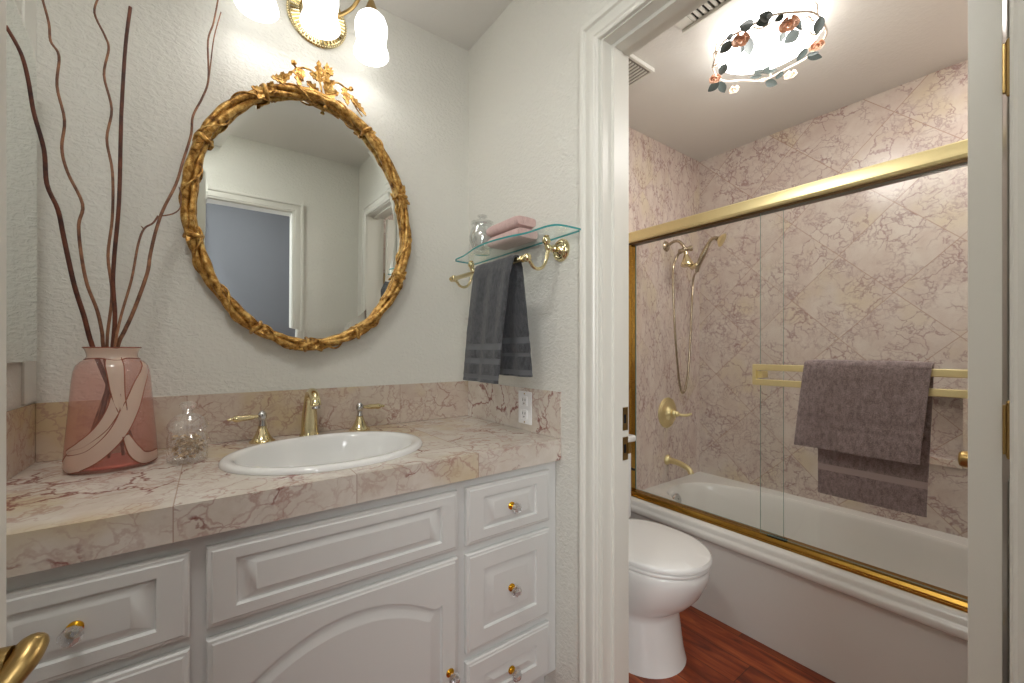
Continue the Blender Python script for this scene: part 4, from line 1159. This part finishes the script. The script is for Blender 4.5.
obj('spray_face', b, M['palebrass'], t, ang=50, label='pale brass spray head')
b = NB()
def hz(px, py): return at_y(px, py, 1.31)
hose = [(2.078, YE - 0.10, 1.688), hz(676, 259), hz(673, 270), hz(673.5, 300), hz(675.5, 340), hz(678.5, 375), hz(680.5, 388), hz(683, 393), hz(685.8, 387), hz(688.5, 368), hz(690.5, 335), hz(692, 300), hz(693.5, 278), (2.135, 1.215, 1.580)]
hose = catmull(hose, 9)
rr = [0.0058 + 0.0006 * (i % 2) for i in range(len(hose))]
tube(b, hose, rr, 8)
obj('hose', b, M['nickel'], t, ang=70, label='flexible metal hose')

# ------------------------------------------------------------------ shower enclosure
RX0, RX1 = 1.752, 1.806
t = thing('shower_enclosure', 'gold framed sliding glass tub doors between toilet and bathtub', 'shower door', (1.78, 0.6, TR))
b = NB(); hd = [(RX0, 1.703), (RX0 - 0.003, 1.712), (RX0, 1.722), (RX0 + 0.006, 1.738), (RX0 + 0.008, 1.752), (RX0 + 0.016, 1.758), (RX1, 1.758), (RX1, 1.700), (RX0 + 0.004, 1.700)]
prism(b, hd, 'y', TY0, TY1); 
obj('header_rail', b, M['palebrass'], t, ang=20)
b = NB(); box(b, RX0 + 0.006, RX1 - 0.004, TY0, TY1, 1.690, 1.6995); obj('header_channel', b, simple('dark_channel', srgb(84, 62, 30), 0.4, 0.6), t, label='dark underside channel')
b = NB(); prism(b, [(RX0, TR + 0.0005), (RX0, TR + 0.008), (RX0 + 0.004, TR + 0.010), (RX0 + 0.004, TR + 0.014), (RX0 + 0.010, TR + 0.024), (RX0 + 0.016, TR + 0.026), (RX1, TR + 0.026), (RX1, TR + 0.0005)], 'y', TY0, TY1)
obj('bottom_track', b, M['trackbrass'], t, ang=20, label='deep gold bottom track')
for y0, y1 in ((TY1 - 0.022, TY1), (TY0, TY0 + 0.022)):
    b = NB(); box(b, RX0 + 0.006, RX1 - 0.006, y0, y1, TR + 0.0265, 1.6895, 0.002)
    obj('wall_jamb', b, M['trackbrass'], t)
b = NB(); box(b, RX0 - 0.001, RX0 + 0.0058, TY1 - 0.045, TY1 - 0.001, 0.530, 0.542, 0.001)
obj('bumper', b, M['black'], t, label='small black rubber bumper')
def pane(x, y0, y1):
    b = NB(); box(b, x, x + 0.006, y0, y1, TR + 0.030, 1.6895)
    for f in b.faces:
        if abs(f.normal.x) < 0.5: f.material_index = 1
    b.normal_update()
    for f in b.faces:
        f.material_index = 0 if abs(f.normal.x) > 0.5 else 1
    return obj('glass_panel', b, [M['glass'], M['glassedge']], t, label='clear sliding glass panel')
outer_p = pane(1.766, TY0 + 0.024, 0.747)
pane(1.790, 0.674, TY1 - 0.024)
b = NB(); box(b, 1.760, 1.785, 0.655, 0.72, TR + 0.0265, TR + 0.0298, 0.001); obj('guide', b, M['black'], t, label='dark bottom guide')
b = NB()
TBX0, TBX1 = 1.700, 1.716
for z0, z1 in ((1.070, 1.093), (1.013, 1.036)):
    box(b, TBX0, TBX1, -0.10, 0.748, z0, z1, 0.003)
for y0, y1 in ((0.735, 0.748), (-0.10, -0.087)):
    box(b, TBX0 + 0.0002, TBX1, y0, y1, 1.030, 1.076, 0.002)
    ym = (y0 + y1) / 2 - 0.014 * (1 if y0 > 0 else -1)
    box(b, TBX1 - 0.001, 1.7655, ym - 0.010, ym + 0.010, 1.040, 1.066, 0.002)
obj('towel_bar', b, M['palebrass'], t, label='double gold towel bar')

# bath towel on the bar
cx_, cz = 1.708, 1.093; hr = 0.0145
pth = [(1.682, 0.812), (1.683, 0.88), (1.685, 0.96), (1.688, 1.03), (1.6905, 1.085), (cx_ - hr * 0.8, cz + hr * 0.75), (cx_, cz + hr + 0.002), (cx_ + hr * 0.9, cz + hr * 0.6), (1.730, 1.05), (1.735, 0.96), (1.738, 0.85), (1.740, 0.74), (1.741, 0.645)]
def ty0(s): return lerp(0.276, 0.250, s / 0.39) if s < 0.4 else lerp(0.252, 0.270, (s - 0.42) / 0.55)
def ty1(s): return lerp(0.598, 0.570, s / 0.39) if s < 0.4 else lerp(0.560, 0.545, (s - 0.42) / 0.1)
def tf(s, u):
    k = max(0, 1 - s / 0.38)
    return 0.0045 * k * math.sin(u * 6.5 + s * 6) + 0.0022 * math.sin(u * 13 + s * 5 + 2) * (1 if s < 0.36 else 0.25)
def band_towel(): pass
o = towel('bath_towel', '', M['taupe_towel'], M['taupe_band'], pth, ty0, ty1, [(0.068, 0.078), (0.085, 0.108)], thick=0.010, fold=tf, nw=30)
for p in o.data.polygons:      # the front flap shows no woven band: it is the hem half folded inside
    if p.center.x + o.location.x < 1.71: p.material_index = 0
tag(o, 'taupe terry bath towel hanging over the gold bar on the glass door', 'towel')

# ------------------------------------------------------------------ toilet
CX = 1.352
t = thing('toilet', 'white elongated toilet with closed lid beside the bathtub', 'toilet', (CX, 1.05, 0))
def oval(cy, hw, front, back, z, n=48, pf=2.02, pb=2.6):
    pts = []
    for i in range(n):
        a = 2 * PI * i / n; c, s = math.cos(a), math.sin(a)
        p = pf if s < 0 else pb
        x = CX + hw * math.copysign(abs(c) ** (2 / p), c)
        y = cy + ((cy - front) if s < 0 else (back - cy)) * math.copysign(abs(s) ** (2 / p), s)
        pts.append((x, y, z))
    return pts
b = NB()
loft(b, [oval(1.00, 0.156, 0.838, 1.27, 0.0), oval(1.00, 0.154, 0.842, 1.27, 0.012), oval(1.00, 0.147, 0.850, 1.26, 0.05), oval(1.00, 0.143, 0.860, 1.25, 0.12), oval(1.00, 0.140, 0.868, 1.24, 0.17),
         oval(1.00, 0.141, 0.870, 1.24, 0.190), oval(0.99, 0.145, 0.850, 1.23, 0.208), oval(0.98, 0.153, 0.812, 1.22, 0.238), oval(0.97, 0.162, 0.780, 1.21, 0.278), oval(0.96, 0.174, 0.758, 1.20, 0.325),
         oval(0.96, 0.178, 0.749, 1.20, 0.355), oval(0.96, 0.178, 0.749, 1.20, 0.376), oval(0.96, 0.174, 0.754, 1.195, 0.383)])
obj('bowl', b, M['porcelain'], t, ang=60)
b = NB(); loft(b, [oval(0.96, 0.174, 0.750, 1.17, 0.384), oval(0.96, 0.178, 0.746, 1.172, 0.387), oval(0.96, 0.178, 0.746, 1.172, 0.395), oval(0.96, 0.175, 0.749, 1.17, 0.398)]); obj('seat', b, M['lid'], t, ang=60)
b = NB(); loft(b, [oval(0.96, 0.172, 0.748, 1.165, 0.4015), oval(0.96, 0.180, 0.741, 1.172, 0.4035), oval(0.96, 0.181, 0.740, 1.173, 0.414), oval(0.96, 0.177, 0.745, 1.17, 0.420), oval(0.955, 0.165, 0.745, 1.155, 0.4225), oval(0.955, 0.12, 0.80, 1.11, 0.4240), oval(0.955, 0.05, 0.90, 1.02, 0.4245)]); obj('lid', b, M['lid'], t, ang=60)
b = NB(); box(b, CX - 0.19, CX + 0.19, 1.185, YE - 0.012, 0.384, 0.735, 0.022, 4); obj('tank', b, M['porcelain'], t, ang=60)
b = NB(); box(b, CX - 0.2, CX + 0.2, 1.172, YE - 0.006, 0.7355, 0.765, 0.010, 3); tl = obj('tank_lid', b, M['porcelain'], t, ang=60)
b = NB(); lathe(b, [(0.012, 0), (0.012, 0.008), (0.008, 0.012)], (CX - 0.14, 1.185, 0.68), (0, -1, 0), 16); tube(b, [(CX - 0.14, 1.175, 0.68), (CX - 0.09, 1.168, 0.674), (CX - 0.06, 1.168, 0.672)], [0.006, 0.006, 0.008], 10, smooth=4); obj('flush_lever', b, M['brass'], t)
for s in (-1, 1):
    b = NB(); box(b, CX + s * 0.07 - 0.02, CX + s * 0.07 + 0.02, 1.155, 1.183, 0.3845, 0.415, 0.006, 3); obj('lid_hinge', b, M['lid'], t, ang=60)

# ------------------------------------------------------------------ bath ceiling light with its wreath
LX, LY = 1.626, 0.668
t = thing('ceiling_light', 'round flush ceiling light ringed by metal leaves and roses', 'light fixture', (LX, LY, ZB))
b = NB(); lathe(b, [(0.090, -0.0005), (0.090, -0.020), (0.125, -0.030), (0.125, -0.034), (0.02, -0.034)], (LX, LY, ZB), seg=48); obj('ceiling_plate', b, M['cane'], t)
b = NB(); lathe(b, [(0.02, -0.0345), (0.155, -0.0345), (0.168, -0.046), (0.164, -0.058), (0.118, -0.066), (0.070, -0.074), (0.002, -0.076)], (LX, LY, ZB), seg=48); obj('diffuser', b, M['diffuser'], t, ang=60, label='glowing frosted glass bowl')
WR, WZ = 0.174, ZB - 0.080
b = NB(); pts = []
for i in range(120):
    a = 2 * PI * i / 120; pts.append((LX + (WR + 0.004 * math.sin(5 * a)) * math.cos(a), LY + (WR + 0.004 * math.sin(5 * a)) * math.sin(a), WZ + 0.004 * math.cos(7 * a)))
tube(b, pts, 0.0034, 8, closed=True)
for a in (0.3, 2.4, 4.5):
    tube(b, [(LX + 0.12 * math.cos(a), LY + 0.12 * math.sin(a), ZB - 0.033), (LX + 0.165 * math.cos(a), LY + 0.165 * math.sin(a), ZB - 0.03), (LX + WR * math.cos(a), LY + WR * math.sin(a), WZ)], 0.003, 6, smooth=4)
obj('wreath_ring', b, M['cane'], t, ang=60, label='cream scrolled wire ring')
def wpix(px, py):
    u = (px - 512) / F; w = -(py - HY) / F
    dx, dy = S_ + u * C_, C_ - u * S_; k = (WZ - 0.008 - 1.15) / w
    return Vector((dx * k, dy * k, WZ - 0.008))
def cz_(x, y): return (690 + x / 6.827, y / 6.827)
LEAVES = [((430, 165), (335, 160), 0.036), ((548, 110), (450, 150), 0.036), ((555, 120), (470, 85), 0.030), ((290, 245), (250, 240), 0.022), ((285, 280), (205, 345), 0.032), ((400, 255), (405, 355), 0.032), ((370, 280), (350, 345), 0.018), ((245, 435), (205, 495), 0.030), ((200, 555), (125, 610), 0.030), ((205, 560), (235, 615), 0.030),
          ((640, 210), (620, 268), 0.020), ((745, 210), (645, 275), 0.036), ((895, 110), (865, 215), 0.030), ((795, 325), (730, 400), 0.026), ((800, 380), (900, 375), 0.024), ((800, 375), (880, 340), 0.012), ((635, 485), (585, 525), 0.020), ((515, 560), (595, 560), 0.028), ((490, 515), (405, 515), 0.014), ((490, 500), (440, 465), 0.030), ((500, 500), (545, 435), 0.024), ((515, 500), (595, 455), 0.014), ((640, 100), (575, 130), 0.02), ((700, 100), (760, 185), 0.022), ((560, 110), (520, 85), 0.018)]
for i, (a, c, w) in enumerate(LEAVES):
    b = NB(); A = wpix(*cz_(*a)); B_ = wpix(*cz_(*c)); B_.z -= 0.008
    leaf(b, A, B_, w, (-0.8 + 0.25 * math.sin(i * 2.1), -0.3 + 0.25 * math.cos(i * 1.7), -1), 0, 0.05, 0.0008, 12)
    obj('leaf', b, M['tealeaf'], t, ang=60, label='grey green metal leaf')
for sc_ in (((150, 462), (190, 430), (208, 385), (190, 352), (165, 362), (168, 400)), ((150, 462), (215, 440), (232, 385)), ((745, 205), (800, 185), (832, 150), (815, 115), (782, 125)), ((850, 135), (822, 165), (818, 215), (850, 238), (890, 225), (925, 185)), ((430, 185), (480, 195), (530, 170), (575, 130))):
    b = NB(); tube(b, [wpix(*cz_(*p)) for p in sc_], 0.0028, 8, smooth=6)
    obj('scroll', b, M['cane'], t, ang=60, label='curled cream wire')
def rose(px, py, r, mat, name, lab, n=3):
    b = NB(); c = wpix(*cz_(px, py)); c.z -= 0.010
    rnd = random.Random(int(px))
    for ly in range(n):
        m = 5
        for k in range(m):
            a = 2 * PI * (k + 0.5 * ly) / m; rr_ = r * (1 - ly / (n + 0.6))
            d = Vector((math.cos(a), math.sin(a), 0))
            leaf(b, c + d * rr_ * 0.15 + Vector((0, 0, -0.003 * ly)), c + d * rr_ + Vector((0, 0, -0.005 - 0.003 * ly)), rr_ * 1.15, (d.x * 0.5 - 0.5, d.y * 0.5 - 0.2, -1), 0, 0.35, 0.0007, 8)
    ball(b, c + Vector((0, 0, -0.008)), r * 0.28, 10, 6)
    obj(name, b, mat, t, ang=60, label=lab)
rose(345, 240, 0.031, M['peach'], 'rose', 'peach metal rose'); rose(675, 130, 0.032, M['peach'], 'rose', 'peach metal rose')
rose(865, 280, 0.025, M['peach'], 'rose', 'peach metal rose'); rose(170, 510, 0.024, M['peach'], 'rose', 'peach metal rose')
rose(685, 480, 0.024, M['cream'], 'flower', 'small cream flower', 2); rose(300, 585, 0.022, M['cream'], 'flower', 'small cream flower', 2); rose(497, 522, 0.010, M['cream'], 'flower', 'small cream flower', 1)
point_light('bath_bulb', (LX, LY, ZB - 0.16), 4.2, WARM, 0.10)

# ------------------------------------------------------------------ bath ceiling vents
t = thing('ceiling_vent', 'white slotted ceiling vent above the bathroom doorway', 'vent', (1.33, 0.66, ZB))
b = NB()
vx0, vx1, vy0, vy1 = 1.272, 1.388, 0.50, 0.845
box(b, vx0, vx1, vy0, vy1, ZB - 0.004, ZB - 0.0005)
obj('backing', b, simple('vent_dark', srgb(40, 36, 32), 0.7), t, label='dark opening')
b = NB()
box(b, vx1 - 0.010, vx1, vy0, vy1, ZB - 0.018, ZB - 0.004, 0.002); box(b, vx0, vx0 + 0.012, vy0, vy1, ZB - 0.012, ZB - 0.004, 0.002)
box(b, vx0 + 0.012, vx1 - 0.012, vy1 - 0.045, vy1, ZB - 0.010, ZB - 0.004, 0.002); box(b, vx0 + 0.012, vx1 - 0.012, vy0, vy0 + 0.012, ZB - 0.010, ZB - 0.004, 0.002)
obj('frame', b, M['trim'], t)
b = NB()
for k in range(15):
    y = vy0 + 0.014 + k * 0.0195
    box(b, vx0 + 0.012, vx1 - 0.012, y, y + 0.011, ZB - 0.0095, ZB - 0.004, 0.001)
obj('louvre', b, M['trim'], t)
t = thing('ceiling_vent', 'square fan grille half hidden behind the left door jamb', 'vent', (1.40, 1.1, ZB))
b = NB(); box(b, 1.22, 1.475, 1.045, 1.27, ZB - 0.010, ZB - 0.0005, 0.002); obj('backing', b, simple('vent_grey', srgb(150, 146, 138), 0.6), t, label='grey grille field')
b = NB()
for k in range(14): box(b, 1.235 + k * 0.017, 1.243 + k * 0.017, 1.055, 1.26, ZB - 0.0135, ZB - 0.010, 0.0008)
obj('grille', b, M['trim'], t)
b = NB(); box(b, 1.21, 1.485, 1.032, 1.044, ZB - 0.016, ZB - 0.0005, 0.002); box(b, 1.21, 1.485, 1.271, 1.283, ZB - 0.014, ZB - 0.0005, 0.002); box(b, 1.476, 1.486, 1.0445, 1.2705, ZB - 0.0105, ZB - 0.0005, 0.002)
obj('frame', b, M['trim'], t)
